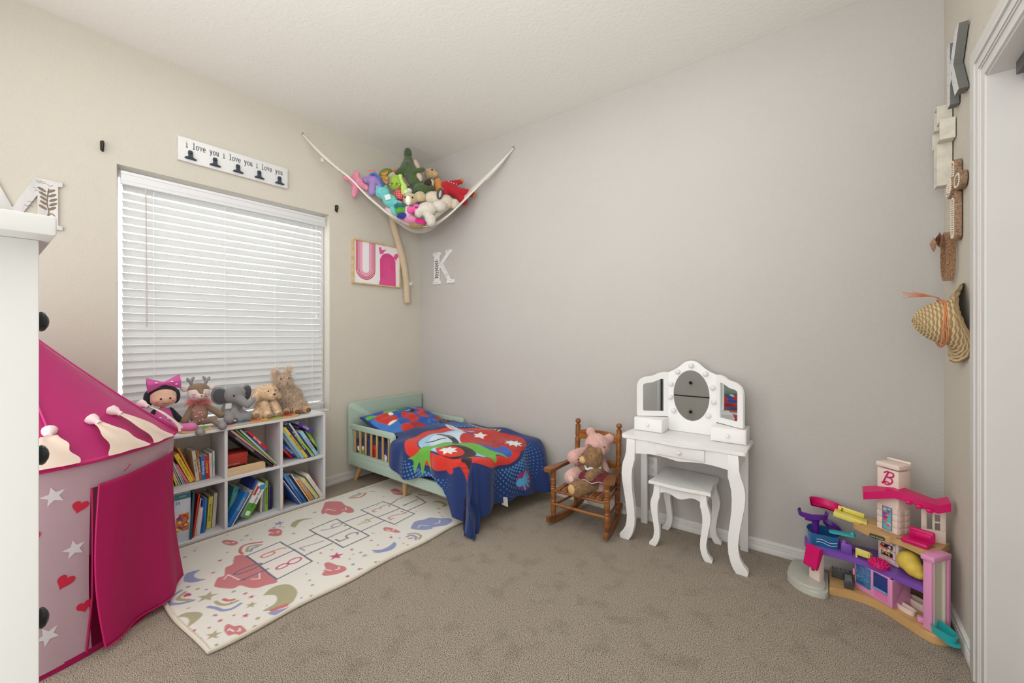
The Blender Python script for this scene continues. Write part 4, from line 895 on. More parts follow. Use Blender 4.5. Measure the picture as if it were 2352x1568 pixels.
prof = [(.054, .088), (.072, .078), (.092, .070), (.108, .060)]
vs = [(W_(BM, (r * math.cos(a) * (1 + .05 * math.sin(9 * a) * (i / 3)), r * .9 * math.sin(a) + .005, z + .006 * math.sin(9 * a) * (i / 3)))) for i, (r, z) in enumerate(prof) for a in [2 * math.pi * k / 72 for k in range(72)]]
g.add(vs, [(i * 72 + k, i * 72 + (k + 1) % 72, (i + 1) * 72 + (k + 1) % 72, (i + 1) * 72 + k) for i in range(3) for k in range(72)])
sk = g.obj('skirt', mat((112, 22, 44), .8, sheen=.2), o)
G().tube([v for v in vs[216:]], .0018, 5, closed=True).obj('skirt_trim', mat((236, 230, 226), .8), o)
G().tube([W_(BM, (.041 * math.cos(a), .038 * math.sin(a) - .006, .106 + .006 * math.sin(5 * a))) for a in [2 * math.pi * k / 30 for k in range(30)]], .008, 8, closed=True).obj('collar', mat((232, 230, 232), .8), o)

# ================================================================= PLAY TENT
TX, TY, TR, TZ, TA = .42, -2.48, .525, .70, 1.225
MAG = mat((196, 30, 116), .6, (7, .25, .02), None, tl=.25, sheen=.1, key='mag'); PALE = mat((214, 186, 196), .6, (6, .22, .02), None, tl=.25, key='pale'); MAGD = mat((188, 8, 96), .6, (9, .35, .012), None, tl=.18, key='magd')
CRM = mat((240, 222, 204), .8, (30, .2, .004), tl=.15, key='tcream')
def tp_(deg, r, z): a = math.radians(deg); return (max(.024 + .012 * (z > .5), TX + r * math.cos(a)), TY + r * math.sin(a), z)
o = thing('play_tent', 'magenta and pale pink castle play tent behind the dresser', 'play tent', (TX, TY, 0))
def seg(a0, a1, z0, z1, rf, n=40, m=24):
    return G().grid(lambda u, v: tp_(a0 + (a1 - a0) * u, rf(a0 + (a1 - a0) * u, z0 + (z1 - z0) * v), z0 + (z1 - z0) * v), n, m)
def rwall(a, z): return TR + .004 * math.sin(a * .31) * (1 - z / .7) + .006 * math.sin(a * .12 + z * 9) * (1 - z / .7) - .012 * math.sin(math.pi * z / .7)
def rf_(a, t): return (TR + .004) * (1 - t) ** 1.06 + .012
def roofz(t): return TZ + (TA - TZ) * (t ** 1.05)
g = G().grid(lambda u, v: tp_(360 * u, rf_(360 * u, v) - .012 * math.sin(math.pi * v) * abs(math.sin(math.radians(360 * u * 3))) , roofz(v)), 121, 30); g.obj('roof', MAG, o)
for k in range(6):
    a = 12 + 60 * k; G().tube([tp_(a, rf_(a, t) + .001, roofz(t) + .002) for t in [i / 20 for i in range(21)]], .0035, 6).obj('roof_seam', mat((206, 40, 126), .6), o)
G().tube([tp_(a, TR + .006, TZ) for a in range(0, 360, 4)], .0085, 10, closed=True).obj('hoop_rim', mat((204, 24, 112), .5), o)
G().lathe([(0, 0), (.01, 0), (.012, .05), (0, .06)], T(TX, TY, TA - .01), 10).obj('finial', MAGD, o)
# wall with a door opening between 21 and 50 degrees
seg(-299, 20.5, .02, TZ, rwall, 150, 20).obj('wall_panel', PALE, o)
seg(20.5, 61, .60, TZ, rwall, 20, 5).obj('door_header', PALE, o)
G().grid(lambda u, v: tp_(-299 + 359 * u, rwall(0, .02 * v) + .002, .002 + .022 * v), 150, 2).obj('hem', MAGD, o)
G().grid(lambda u, v: tp_(360 * u, .51 * v + .001, .004), 61, 2).obj('floor_mat', mat((150, 20, 84), .8), o)
# door edge piping and the loose flap
G().tube([tp_(20.6 + .9 * math.sin(z * 5) - 2.2 * max(0, .2 - z) * 5, rwall(21, z) + .004, z) for z in [.60 - .58 * k / 24 for k in range(25)]], .004, 6).obj('door_piping', MAGD, o)
def flap(u, v):
    z = .612 - .59 * v + .022 * u; a = 22.3 + (61.5 - 22.3) * u - 1.5 * math.sin(v * 3) * (1 - u) + 3.5 * v * u
    r = rwall(a, z) + .016 + .030 * v * (1 - u) + .016 * math.sin(u * 9 + 2 * v) * (.3 + v) * math.sin(math.pi * u) + .02 * v * u
    return tp_(a, r, max(z, .006))
f = G().grid(flap, 50, 40); fo = f.obj('door_flap', MAGD, o)
fo.modifiers.new('t', 'SOLIDIFY').thickness = .002
G().tube([flap(0, k / 30) for k in range(31)] + [flap(k / 30, 1) for k in range(1, 31)], .0035, 6).obj('flap_binding', mat((200, 10, 104), .6), o)
G().tube([tp_(31, TR + .012, .632), tp_(31.6, TR + .022, .645), tp_(32.6, TR + .02, .655)], .004, 6, flat=.4).obj('tie_loop', MAGD, o)
# yellow toy seen through the door gap is left to the tent floor
# printed stars and hearts follow the wall
def decal(deg, z, poly, m, name, rot=0, lift=.0015):
    P = [rot2(q, rot) for q in poly]; k = len(P)
    vs = [tp_(deg + math.degrees(x / TR), rwall(deg + math.degrees(x / TR), z + y) + lift, z + y) for x, y in P] + [tp_(deg, rwall(deg, z) + lift, z)]
    G().add(vs, [(i, (i + 1) % k, k) for i in range(k)]).obj(name, m, o)
WS = mat((236, 230, 232), .8, tl=.1, key='star'); RH = mat((208, 34, 66), .7)
for d, z, s_, r_ in ((9.9, .606, .034, .2), (16.0, .398, .033, .15), (8.4, .14, .033, .4), (0, .36, .034, .1), (-6, .56, .034, 0), (-14, .2, .034, .3)): decal(d, z, starp(s_), WS, 'star', r_)
for d, z, s_, r_ in ((17.4, .545, .024, -.35), (13.5, .295, .026, -.6), (18.9, .18, .022, .1), (4.5, .48, .024, .3)): decal(d, z, heartp(s_), RH, 'heart', r_)
# cream petal flags flopped over the rim of the roof
for k, (a0, a1, tip, ln) in enumerate(((-6, 15.8, 11, .19), (24.8, 40.5, 30.5, .22), (43.5, 57, 45, .25), (64, 78, 84, .22), (-32, -16, -22, .22))):
    def pet(u, v, a0=a0, a1=a1, tip=tip, k=k, ln=ln):
        w = 1 - v * .74; c = (a0 + a1) / 2 * (1 - v) + tip * v; a = c + (a1 - a0) * (u - .5) * w * (1 + .08 * math.sin(12 * v + k)); t = v * ln
        return tp_(a, rf_(a, t) + .012 + .010 * math.sin(math.pi * v) + .004 * math.sin(9 * u + 7 * v), roofz(t) + .010 + .008 * math.sin(math.pi * v))
    pt = G().grid(pet, 14, 18).obj('petal_flag', CRM, o); e = pet(.5, 1)
    tv = V(pet(.5, 1)) - V(pet(.5, .8)); tv.normalize()
    G().tube([V(e) - tv * .006, V(e) + tv * .004, V(e) + tv * .018, V(e) + tv * .034, V(e) + tv * .044], [.011, .010, .019, .021, .006], 12).obj('knot', mat((244, 218, 220), .8, (40, .3, .003)), pt)
# ================================================================= SIGN with clips
SIGNW = mat((226, 226, 224), .6, (18, .05), (5, .04)); INK = mat((58, 62, 62), .7)
o = thing('wall_sign', 'long white wooden sign lettered i love you three times, with clips', 'wall sign', (0, -1.521, 2.18))
G().box((.002, -1.829, 2.184), (.020, -1.213, 2.324), bev=.002).obj('board', SIGNW, o)
def arc_(cx, cy, r, a0, a1, n=10, ry=None): return [(cx + r * math.cos(math.radians(a0 + (a1 - a0) * k / n)), cy + (ry or r) * math.sin(math.radians(a0 + (a1 - a0) * k / n))) for k in range(n + 1)]
TYPE = dict(i=[[(.12, 1), (.42, 1), (.42, 0)], [(.1, 0), (.74, 0)], [(.40, 1.34), (.44, 1.40)]], l=[[(.12, 1.5), (.42, 1.5), (.42, 0)], [(.1, 0), (.74, 0)]], o=[arc_(.42, .5, .36, 0, 360, 20, .5)],
    v=[[(.06, 1), (.42, 0), (.78, 1)], [(-.04, 1), (.22, 1)], [(.62, 1), (.88, 1)]], e=[[(.08, .52), (.76, .52)] + arc_(.42, .5, .35, 0, 320, 18, .5)],
    y=[[(.08, 1), (.42, .1)], [(.76, 1), (.36, -.22), (.24, -.42), (.06, -.42)], [(-.04, 1), (.22, 1)], [(.62, 1), (.88, 1)]], u=[[(.0, 1), (.16, 1), (.16, .3)] + arc_(.38, .26, .22, 180, 300, 8) + [(.66, .3)], [(.54, 1), (.68, 1), (.68, 0), (.84, 0)]])
g = G(); M_ = FA(-1.795, 2.268, .0204); xc_ = 0
for ch in 'i love you i love you i love you':
    for st in TYPE.get(ch, ()):
        g.tube([M_ @ V((xc_ + x * .0155, y * .0235, 0)) for x, y in st], .00175, 6)
    xc_ += .0172
lt = g.obj('lettering', INK, o)
# small slab feet under the stems give the lettering its typewriter look
CL_ = mat((66, 74, 84), .5, (60, .2), metal=.5)
for yy in (-1.772, -1.648, -1.523, -1.398, -1.270):
    prof = [(-.030, -.021), (.030, -.021), (.032, -.016), (.026, -.012), (.013, -.011), (.011, -.004), (.012, .006), (.014, .012), (.010, .020), (.003, .021), (0, .019), (-.003, .021), (-.010, .020), (-.014, .012), (-.012, .006), (-.011, -.004), (-.013, -.011), (-.026, -.012), (-.032, -.016)]
    g = G(); g.prism([(a * .88, b * 1.25 + .004) for a, b in prof], .002, .009, FA(yy, 2.222, .0205), bev=.0015); g.tube([(.033, yy - .027, 2.203), (.033, yy + .027, 2.203)], .0045, 8)
    g.tube([(.031, yy - .006, 2.236), (.036, yy, 2.237), (.031, yy + .006, 2.236)], .0025, 6)
    g.obj('bulldog_clip', CL_, o)
# hooks
BLK_ = mat((22, 23, 22), .5)
for yy, zz, lb in ((-2.145, 2.149, 'small black wall hook above the left corner of the window'), (-.845, 2.138, 'small black wall hook above the right corner of the window')):
    g = G(); g.box((0, yy - .007, zz - .022), (.004, yy + .007, zz + .026), bev=.001); g.tube([(.003, yy, zz + .018), (.022, yy, zz + .020), (.032, yy, zz + .012), (.028, yy, zz - .006), (.016, yy, zz - .022), (.020, yy, zz - .030)], .0055, 8)
    solo(g.obj('wall_hook', BLK_), lb, 'hook')
# ================================================================= LETTERS
LW = wood((196, 194, 192), (226, 224, 222), 3, .6, (1, 6, 1))
def leafy(n, h, s_=1):
    out = []
    for k in range(n):
        t = k / (n - 1)
        for sd in (-1, 1):
            c = (.004 * math.sin(4 * t) + sd * .010 * s_, h * t); a = math.pi / 2 - sd * .95
            out.append([(c[0] + math.cos(a) * u * .011 * s_ - math.sin(a) * v * .0042 * s_, c[1] + math.sin(a) * u * .011 * s_ + math.cos(a) * v * .0042 * s_) for u, v in [(math.cos(q), math.sin(q)) for q in [2 * math.pi * i / 10 for i in range(10)]]])
    return out
def scribble(g, x, y, w, h, M, seed, m=0, z=.0006):
    rn = random.Random(seed); n = int(w / .004); pts = [(x + w * k / n, y + (rn.random() - .5) * h + (h * .5 if k % 4 == 0 else 0), z) for k in range(n + 1)]
    g.tube([M @ V(p) for p in sp(pts, 2)], .0006, 4, m)
o = thing('letter_m', 'whitewashed wooden letter M with a cut out leaf sprig and handwriting', 'wooden letter', (0, -2.45, 1.62))
MM = FA(-2.60, 1.60, .002)
# local x 0..0.314, y 0..0.312 ; thick stems with slab ends
Mp = [(0, .29), (0, .312), (.092, .312), (.155, .150), (.222, .3135), (.314, .312), (.314, .290), (.298, .288), (.298, .095), (.314, .095), (.314, .075), (.225, .075), (.225, .095), (.232, .095), (.232, .232), (.163, .080), (.150, .080), (.075, .232), (.075, .095), (.09, .095), (.09, .075), (0, .075), (0, .095), (.016, .095), (.016, .288)]
G().prism(Mp, 0, .012, MM, bev=.0006).obj('letter_body', LW, o)
g = G(); 
for q in leafy(5, .085, 1.5): g.prism([(a + .264, b + .175) for a, b in q], .0118, .0126, MM)
g.tube([MM @ V(p) for p in sp([(.262, .13, .0122), (.268, .16, .0122), (.262, .20, .0122), (.268, .27, .0122)], 4)], .0022, 6); g.tube([MM @ V(p) for p in sp([(.262, .13, .0122), (.276, .15, .0122), (.288, .14, .0122)], 4)], .0022, 6)
g.obj('leaf_cutout', mat((132, 118, 100), .8), o)
g = G()
for k, (x, y, w) in enumerate(((.226, .298, .032), (.226, .290, .034), (.262, .285, .022), (.218, .262, .03), (.222, .252, .012), (.02, .25, .04), (.015, .22, .05), (.02, .21, .045), (.02, .17, .045), (.025, .16, .03), (.19, .17, .03), (.20, .19, .02))): scribble(g, x, y, w, .006, MM @ T(0, 0, .012), k)
g.obj('handwriting', INK, o)
Kp = [(0, 0), (0, .030), (.016, .030), (.016, .258), (0, .258), (0, .288), (.096, .288), (.096, .260), (.084, .258), (.084, .180), (.172, .262), (.160, .270), (.162, .296), (.236, .296), (.236, .268), (.222, .264), (.130, .178), (.236, .030), (.272, .028), (.268, 0), (.176, 0), (.178, .026), (.190, .030), (.098, .150), (.084, .138), (.084, .030), (.096, .030), (.096, 0)]
o = thing('letter_k', 'white wooden letter K with leaf sprigs on the grey wall above the bed', 'wooden letter', (.32, 0, 1.61))
MM = FB(.186, 1.612, -.002)
G().prism(Kp, 0, .012, MM, bev=.0008).obj('letter_body', mat((232, 231, 229), .6, (8, .03)), o)
g = G()
for q in leafy(4, .062, 1.2): g.prism([(a + .050, b + .145) for a, b in q], .0118, .0126, MM)
for q in leafy(4, .062, 1.2): g.prism([(a + .052, .125 - b) for a, b in q], .0118, .0126, MM)
g.tube([MM @ V((.05, .05, .0122)), MM @ V((.05, .23, .0122))], .0012, 5)
g.obj('leaf_sprigs', mat((70, 76, 72), .8), o)
g = G()
for k, (x, y, w) in enumerate(((.02, .272, .06), (.17, .283, .05), (.11, .185, .025), (.10, .165, .03), (.12, .14, .04), (.14, .12, .03), (.155, .085, .045), (.16, .075, .045), (.165, .065, .03), (.22, .05, .03), (.22, .02, .03), (.02, .015, .06), (.02, .06, .04))): scribble(g, x, y, w, .006, MM @ T(0, 0, .012), k + 40)
g.obj('handwriting', INK, o)
# second K on the closet wall: thick block
o = thing('block_letter_k', 'thick grey sided letter K with speckled white face high on the closet wall', 'wooden letter', (3.43, -.31, 2.06))
K2 = [(0, 0), (0, .275), (.042, .275), (.042, .168), (.118, .275), (.172, .275), (.092, .150), (.172, 0), (.118, 0), (.062, .108), (.042, .082), (.042, 0)]
MM = FR(-.235, 2.043, 3.441) @ Matrix.Diagonal((1, .86, 1, 1))
G().prism([(x, y) for x, y in K2], .002, .027, MM, bev=0).obj('letter_body', mat((112, 112, 108), .7, (40, .1)), o)
G().prism([(x, y) for x, y in K2], .0271, .0280, MM).obj('face', mat((220, 220, 220), .6), o)
g = G(); rn = random.Random(2)
for k in range(120):
    x = rn.random() * .17; y = rn.random() * .27
    inside = (x < .04) or (abs((y - .14) - (x - .05) * 1.5) < .02 and y > .13 and x > .04) or (abs((.13 - y) - (x - .05) * 1.25) < .018 and y < .14 and x > .04)
    if inside: g.prism([(x + rn.random() * .005, y + rn.random() * .008 ) for q in range(4)], .0280, .0284, MM)
pr = g.obj('print', mat((60, 62, 66), .7), o); pr['kind'] = 'stuff'
# cross shaped shadow box: thin walled
o = thing('cross_shelf', 'off white cross shaped shadow box hanging on the closet wall', 'wall cross', (3.41, -.13, 1.78))
OFF = mat((216, 210, 196), .7, (30, .04), (30, .1))
X_ = [(.052, 0), (.108, 0), (.108, .170), (.160, .170), (.160, .250), (.108, .250), (.108, .325), (.052, .325), (.052, .250), (.016, .250), (.016, .170), (.052, .170)]
MM = FR(-.060, 1.765, 3.441)
g = G(); k = len(X_)
def nin(i): 
    a, b = X_[i % k], X_[(i + 1) % k]; l_ = math.dist(a, b); return (-(b[1] - a[1]) / l_ * .006, (b[0] - a[0]) / l_ * .006)
inn_ = [(X_[i][0] + nin(i - 1)[0] + nin(i)[0], X_[i][1] + nin(i - 1)[1] + nin(i)[1]) for i in range(k)]
vs = [(x, y, z) for L_ in (X_, inn_) for z in (.005, .046) for x, y in L_]
g.add(vs, [f for i in range(k) for j in [(i + 1) % k] for f in ((i, j, k + j, k + i), (2 * k + i, 3 * k + i, 3 * k + j, 2 * k + j), (k + i, k + j, 3 * k + j, 3 * k + i))], 0, MM)
g.prism(X_, .002, .005, MM)
g.obj('box_frame', OFF, o)
# beaded brown cross
o = thing('beaded_cross', 'brown and white beaded cross hung by the closet trim', 'wall cross', (3.43, -.29, 1.52))
BR_ = mat((146, 116, 88), .5, (160, .35), (120, .5, .004)); PEARL = mat((226, 214, 196), .4)
MM = FR(-.172, 1.518, 3.441)
def rr_(cx, cy, w, h, r): return [(cx + a, cy + b) for a, b in rrect(w, h, r, 6)]
G().prism(rr_(.11, .095, .058, .19, .022), .002, .020, MM, bev=.004).prism(rr_(.11, .265, .058, .085, .026), .002, .020, MM, bev=.004).prism(rr_(.045, .21, .085, .062, .028), .002, .020, MM, bev=.004).prism(rr_(.175, .21, .085, .062, .028), .002, .020, MM, bev=.004).lathe([(.032, .002), (.034, .024), (.024, .030), (0, .032)], MM @ T(.11, .21, 0), 20).obj('cross_body', BR_, o)
g = G()
for (cx, cy, w, h) in ((.11, .085, .04, .15), (.11, .268, .04, .065), (.045, .21, .065, .042), (.175, .21, .065, .042)):
    L_ = rr_(cx, cy, w, h, .018); tot = sum(math.dist(L_[i], L_[(i + 1) % len(L_)]) for i in range(len(L_))); n = int(tot / .0075); acc = 0; i = 0; s0 = 0
    for k in range(n):
        t = tot * k / n
        while s0 + math.dist(L_[i], L_[(i + 1) % len(L_)]) < t: s0 += math.dist(L_[i], L_[(i + 1) % len(L_)]); i += 1
        a, b = L_[i], L_[(i + 1) % len(L_)]; f_ = (t - s0) / max(1e-6, math.dist(a, b)); g.ell((MM @ V((a[0] + (b[0] - a[0]) * f_, a[1] + (b[1] - a[1]) * f_, .021))), .0036, n=6)
for ring, cnt in ((.026, 20), (.016, 12), (.006, 5)):
    for k in range(cnt):
        a = 2 * math.pi * k / cnt; g.ell(MM @ V((.11 + ring * math.cos(a), .21 + ring * math.sin(a), .030)), .004, n=6)
for (cx, cy, w, h) in ((.11, .085, .012, .15), (.11, .268, .012, .06)):
    for k in range(int(h / .009)): g.ell(MM @ V((cx, cy - h / 2 + k * .009, .021)), .0034, n=6)
bd = g.obj('beads', PEARL, o); bd['kind'] = 'stuff'
# sequin headband with bow
o = thing('sequin_bow_headband', 'copper sequin headband with a pink brown bow on the closet wall', 'headband', (3.40, -.2, 1.37))
SEQ = mat((226, 180, 142), .22, (320, 1, .02), (340, .6), metal=.6)
MM = FR(-.150, 1.365, 3.441)
def band(u, v):
    a = -math.pi / 2 + 2 * math.pi * u; rx = .056; rz = .098
    return tuple(MM @ V((.045 + rx * math.cos(a), .105 + rz * math.sin(a), .006 + .026 * v)))
b_ = G().grid(band, 60, 4).obj('headband', SEQ, o); b_.modifiers.new('t', 'SOLIDIFY').thickness = .006
def band2(u, v):
    a = -math.pi / 2 + 2 * math.pi * u; return tuple(MM @ V((.045 + .052 * math.cos(a), .105 + .094 * math.sin(a), .0065 + .025 * v)))
G().grid(band2, 60, 3).obj('lining', mat((206, 160, 146), .8), o)
def bow(par, c, M, s_, m, nm='bow'):
    g = G()
    for sd in (-1, 1):
        def P(u, v, sd=sd):
            w = math.sin(math.pi * min(1, u * 1.02)) ** .6; x = sd * u * s_; y = (v - .5) * s_ * 1.15 * (.18 + .82 * u) ; z = .16 * s_ * math.sin(math.pi * v) * (.4 + u) + .02 * s_ * math.sin(14 * v) * u
            return tuple(M @ V((c[0] + x, c[1] + y, c[2] + z)))
        g.grid(P, 12, 14)
        def Q(u, v, sd=sd): 
            x = sd * u * s_; y = (v - .5) * s_ * 1.15 * (.18 + .82 * u); z = -.10 * s_ * math.sin(math.pi * v) * (.3 + u)
            return tuple(M @ V((c[0] + x, c[1] + y, c[2] + z)))
        g.grid(Q, 12, 14)
    g.ell(M @ V(c), (s_ * .16, s_ * .16, s_ * .16), n=10)
    return g.obj(nm, m, par)
bow(o, (.020, .170, .046), MM @ T(0, .0, 0), .055, mat((176, 132, 108), .7, (40, .3, .003)))
# straw hat
o = thing('straw_hat', 'natural straw sun hat with an orange raffia tie on the closet wall', 'hat', (3.41, -.3, 1.2))
ST = mat((208, 184, 142), .8, (14, .06), (10, .1), key='straw')
nt = ST.node_tree; wv = nt.nodes.new('ShaderNodeTexNoise')
HM = frame((3.436, -.315, 1.20), (0, -1, 0), (0, 0, 1))
prof = [(.150, .016), (.140, .014), (.125, .015), (.110, .018), (.096, .024), (.088, .032), (.085, .045), (.080, .065), (.070, .085), (.055, .103), (.038, .118), (.020, .128), (.0, .132)]
pp = []
for i in range(len(prof) - 1):
    (r0, z0_), (r1, z1_) = prof[i], prof[i + 1]; m_ = max(1, int(math.dist(prof[i], prof[i + 1]) / .0035))
    for k in range(m_): 
        t = k / m_; pp.append((r0 + (r1 - r0) * t, z0_ + (z1_ - z0_) * t + (.0 if (len(pp) % 3) else -.0022)))
pp.append((0, .133))
g = G(); n = 64; vs = []
for i, (r, z) in enumerate(pp):
    for j in range(n):
        a = 2 * math.pi * j / n; b = max(0, (r - .09) / .06); zz = z + b * (.014 * math.sin(2 * a + .6) + .012 * math.sin(3 * a)) + .002 * math.sin(j * 1.7 + i)
        rr2 = r * (1 + .0 * math.sin(a)); vs.append(HM @ V((rr2 * math.cos(a) * (.86 if r < .1 else .95), rr2 * math.sin(a) * (1 if r > .1 else .98) + .012 * z / .13, zz)))
fs = [(i * n + j, i * n + (j + 1) % n, (i + 1) * n + (j + 1) % n, (i + 1) * n + j) for i in range(len(pp) - 1) for j in range(n)]
g.add(vs, fs); g.m = [1 if (i % 3 == 0) else 0 for i in range(len(pp) - 1) for j in range(n)]; h_ = g.obj('woven_straw', [ST, mat((158, 134, 96), .9, (60, .1))], o, ang=12); h_.modifiers.new('t', 'SOLIDIFY').thickness = .003  # darker straw rows put the groove shade between rings into the colour
OR_ = mat((226, 146, 98), .8)
g = G()
for k in range(4): g.tube([HM @ V(((.086 + .001 * k) * math.cos(a) * .88, (.088 + .001 * k) * math.sin(a), .046 + .004 * k + .003 * math.sin(3 * a + k))) for a in [2 * math.pi * i / 48 for i in range(48)]], .0017, 5, closed=True)
rn = random.Random(6)
for k in range(14):
    e = (-.02 + rn.random() * .05, .10 + rn.random() * .03, .10 + rn.random() * .07); g.tube([HM @ V(p) for p in sp([(-.01, .090, .05), (-.01 + rn.random() * .02, .105, .075), e], 4)], .0011, 4)
g.obj('raffia_tie', OR_, o)
# ================================================================= FRAMED ARCH PAINTING
o = thing('framed_painting', 'framed pink painting of an upturned and an upright arch', 'framed picture', (0, -.481, 1.75))
FRM = wood((196, 166, 118), (222, 196, 150), 4, .5, (1, 6, 6))
y0_, y1_, z0_, z1_ = -.712, -.250, 1.571, 1.931
t_ = .010
g = G(); g.box((.001, y0_, z0_), (.026, y0_ + t_, z1_)); g.box((.001, y1_ - t_, z0_), (.026, y1_, z1_)); g.box((.001, y0_ + t_, z0_), (.026, y1_ - t_, z0_ + t_)); g.box((.001, y0_ + t_, z1_ - t_), (.026, y1_ - t_, z1_)); g.obj('frame', FRM, o)
w_, h_ = y1_ - y0_ - 2 * t_, z1_ - z0_ - 2 * t_
p = Print(w_, h_, .0018, (240, 236, 238)); rn = random.Random(3)
cx = .110
for k in range(5):
    r = .036 + k * .0125; col = [(226, 130, 168), (232, 120, 160), (216, 80, 126), (206, 44, 90), (200, 44, 78)][k]
    p.stroke([(cx - r, h_ + .01), (cx - r, .115)] + [(cx - r * math.cos(a), .115 - r * math.sin(a) * .95) for a in [math.pi * i / 20 for i in range(21)]] + [(cx + r, h_ + .01)], .0085, col)
x2 = .325
p.poly([(x2 - .090, 0), (x2 - .078, .05), (x2 - .080, .18)] + [(x2 - .080 * math.cos(a) * (1 + .03 * math.sin(9 * a)), .20 + .080 * math.sin(a)) for a in [math.pi * i / 20 for i in range(21)]] + [(x2 + .082, .1), (x2 + .084, 0)], (224, 84, 146))
for k in range(5):
    r = .068 - k * .014; p.stroke([(x2 - r, .06)] + [(x2 - r, .19)] + [(x2 - r * math.cos(a), .20 + r * math.sin(a)) for a in [math.pi * i / 16 for i in range(17)]] + [(x2 + r, .12 + .01 * k)], .005, (204, 44, 116) if k < 2 else (214, 64, 130), al=.8)
p.poly([(x2 - .08, .26), (x2 - .09, .315), (x2 - .07, .325), (x2 - .06, .30), (x2 - .01, .312), (x2 - .03, .295), (x2 - .05, .268)], (226, 90, 150)); p.poly([(x2 + .055, .25), (x2 + .075, .285), (x2 + .105, .292), (x2 + .112, .26), (x2 + .095, .25), (x2 + .09, .225)], (226, 90, 150))
p.sheet(lambda U, Q: (U * 0 + .016, y0_ + t_ + U, z0_ + t_ + Q)).obj('canvas', mat((200, 200, 200), .7, attr=True, key='canvas'), o)
# ================================================================= DOLLHOUSE
o = thing('dollhouse', 'multicoloured plastic dollhouse playset in the corner by the closet wall', 'dollhouse', (3.15, -.2, 0))
TAN = plastic((206, 164, 108)); GRYP = plastic((196, 196, 184)); PUR = plastic((126, 80, 178)); PNK = plastic((232, 156, 198)); HOT = plastic((212, 14, 104)); IVO = plastic((238, 218, 206)); YEL = plastic((232, 220, 108))
BLU = mat((50, 120, 180), .15, trans=.35, key='poolblue'); TEAL = plastic((50, 176, 180)); DPU = plastic((96, 40, 150)); CHAR = plastic((74, 74, 76)); MAGE = plastic((214, 20, 110))
base_ = sp2([(3.046, -.252), (3.09, -.238), (3.13, -.234), (3.18, -.240), (3.226, -.262), (3.284, -.322), (3.338, -.374), (3.375, -.378), (3.404, -.356), (3.416, -.31)], 4) + [(3.416, -.05), (3.05, -.05)]
G().prism(base_, .001, .034, bev=.004).obj('floor_base', TAN, o)
G().prism([(3.05 + (x - 3.05) * .985, y * .97 - .003) for x, y in base_], .0341, .0355).obj('plank_floor', wood((190, 146, 92), (214, 172, 116), 8, .4, (3, 12, 1)), o)
pat = sp2([(3.044, -.27), (3.03, -.300), (2.985, -.312), (2.935, -.292), (2.90, -.25), (2.888, -.215), (2.893, -.12)], 4) + [(2.905, -.045), (2.96, -.045), (2.965, -.1), (3.044, -.1)]
G().prism(pat, .001, .026, bev=.004).prism([(2.965 + (x - 2.965) * .86, -.18 + (y + .18) * .84) for x, y in pat], .026, .034, bev=.003).obj('grey_patio', GRYP, o)
# grill counter
c = G().box((3.056, -.150, .036), (3.128, -.132, .080), bev=.002).box((3.098, -.222, .036), (3.130, -.150, .072), bev=.003).obj('grill_counter', CHAR, o)
g = G()
for k in range(6): g.box((3.102, -.216 + k * .010, .072), (3.126, -.213 + k * .010, .0735))
for k in range(4): g.box((3.062 + k * .015, -.145, .080), (3.072 + k * .015, -.138, .0815))
g.obj('grill_grate', plastic((150, 150, 152)), c)
# pillar with awning
FP = frame((2.972, -.200, 0), (.79, -.61, 0), (0, 0, 1))
G().box((0, .030, -.03), (.048, .152, 0), M=FP, bev=.002).obj('pillar', IVO, o)
aw = [FP @ V(p) for x in (-.006, .056) for p in ((x, .160, -.012), (x, .186, -.004), (x, .180, .008), (x, .100, .028), (x, .092, .024), (x, .096, .016))]
G().add(aw, [tuple(range(6)), tuple(range(11, 5, -1))] + [(k, (k + 1) % 6, 6 + (k + 1) % 6, 6 + k) for k in range(6)]).obj('awning', HOT, o)
G().box((.012, .070, 0), (.026, .092, .0012), M=FP).obj('red_sign', mat((170, 14, 60), .4), o)
# purple middle floor
pf = sp2([(2.975, -.06), (2.958, -.085), (2.952, -.135), (2.962, -.180), (2.99, -.200), (3.05, -.203), (3.13, -.207), (3.20, -.232), (3.27, -.278), (3.345, -.325)], 4) + [(3.40, -.20), (3.40, -.06)]
G().prism(pf, .152, .176, bev=.003).obj('purple_floor', PUR, o)
# pool
def loop(s_, dx=0, dy=0): return [(3.018 + dx + (x - 3.018) * s_, -.125 + dy + (y + .125) * s_) for x, y in sp2([(2.966, -.150), (2.962, -.115), (2.972, -.078), (3.0, -.062), (3.05, -.070), (3.078, -.085), (3.080, -.165), (3.05, -.178), (3.0, -.182), (2.972, -.172), (2.966, -.150)], 4)[:-1]]
L0, L1 = loop(1), loop(.93); n = len(L0); g = G()
vs = [(x, y, .176) for x, y in L0] + [(x, y, .232) for x, y in loop(1.06)] + [(x, y, .232) for x, y in loop(1.0)] + [(x, y, .180) for x, y in L1]
g.add(vs, [(r * n + k, r * n + (k + 1) % n, (r + 1) * n + (k + 1) % n, (r + 1) * n + k) for r in range(3) for k in range(n)]); g.prism(L1, .1765, .190)
pl = g.obj('pool', BLU, o)
W3 = mat((210, 232, 240), .3)
for q in range(2): G().tube([(3.0 + t * .075, -.187 + (t - .5) ** 2 * .0 - .0025, .198 + q * .012 + .004 * math.sin(t * 7)) for t in [i / 16 for i in range(17)]], .0011, 5).obj('wave_line', W3, pl)
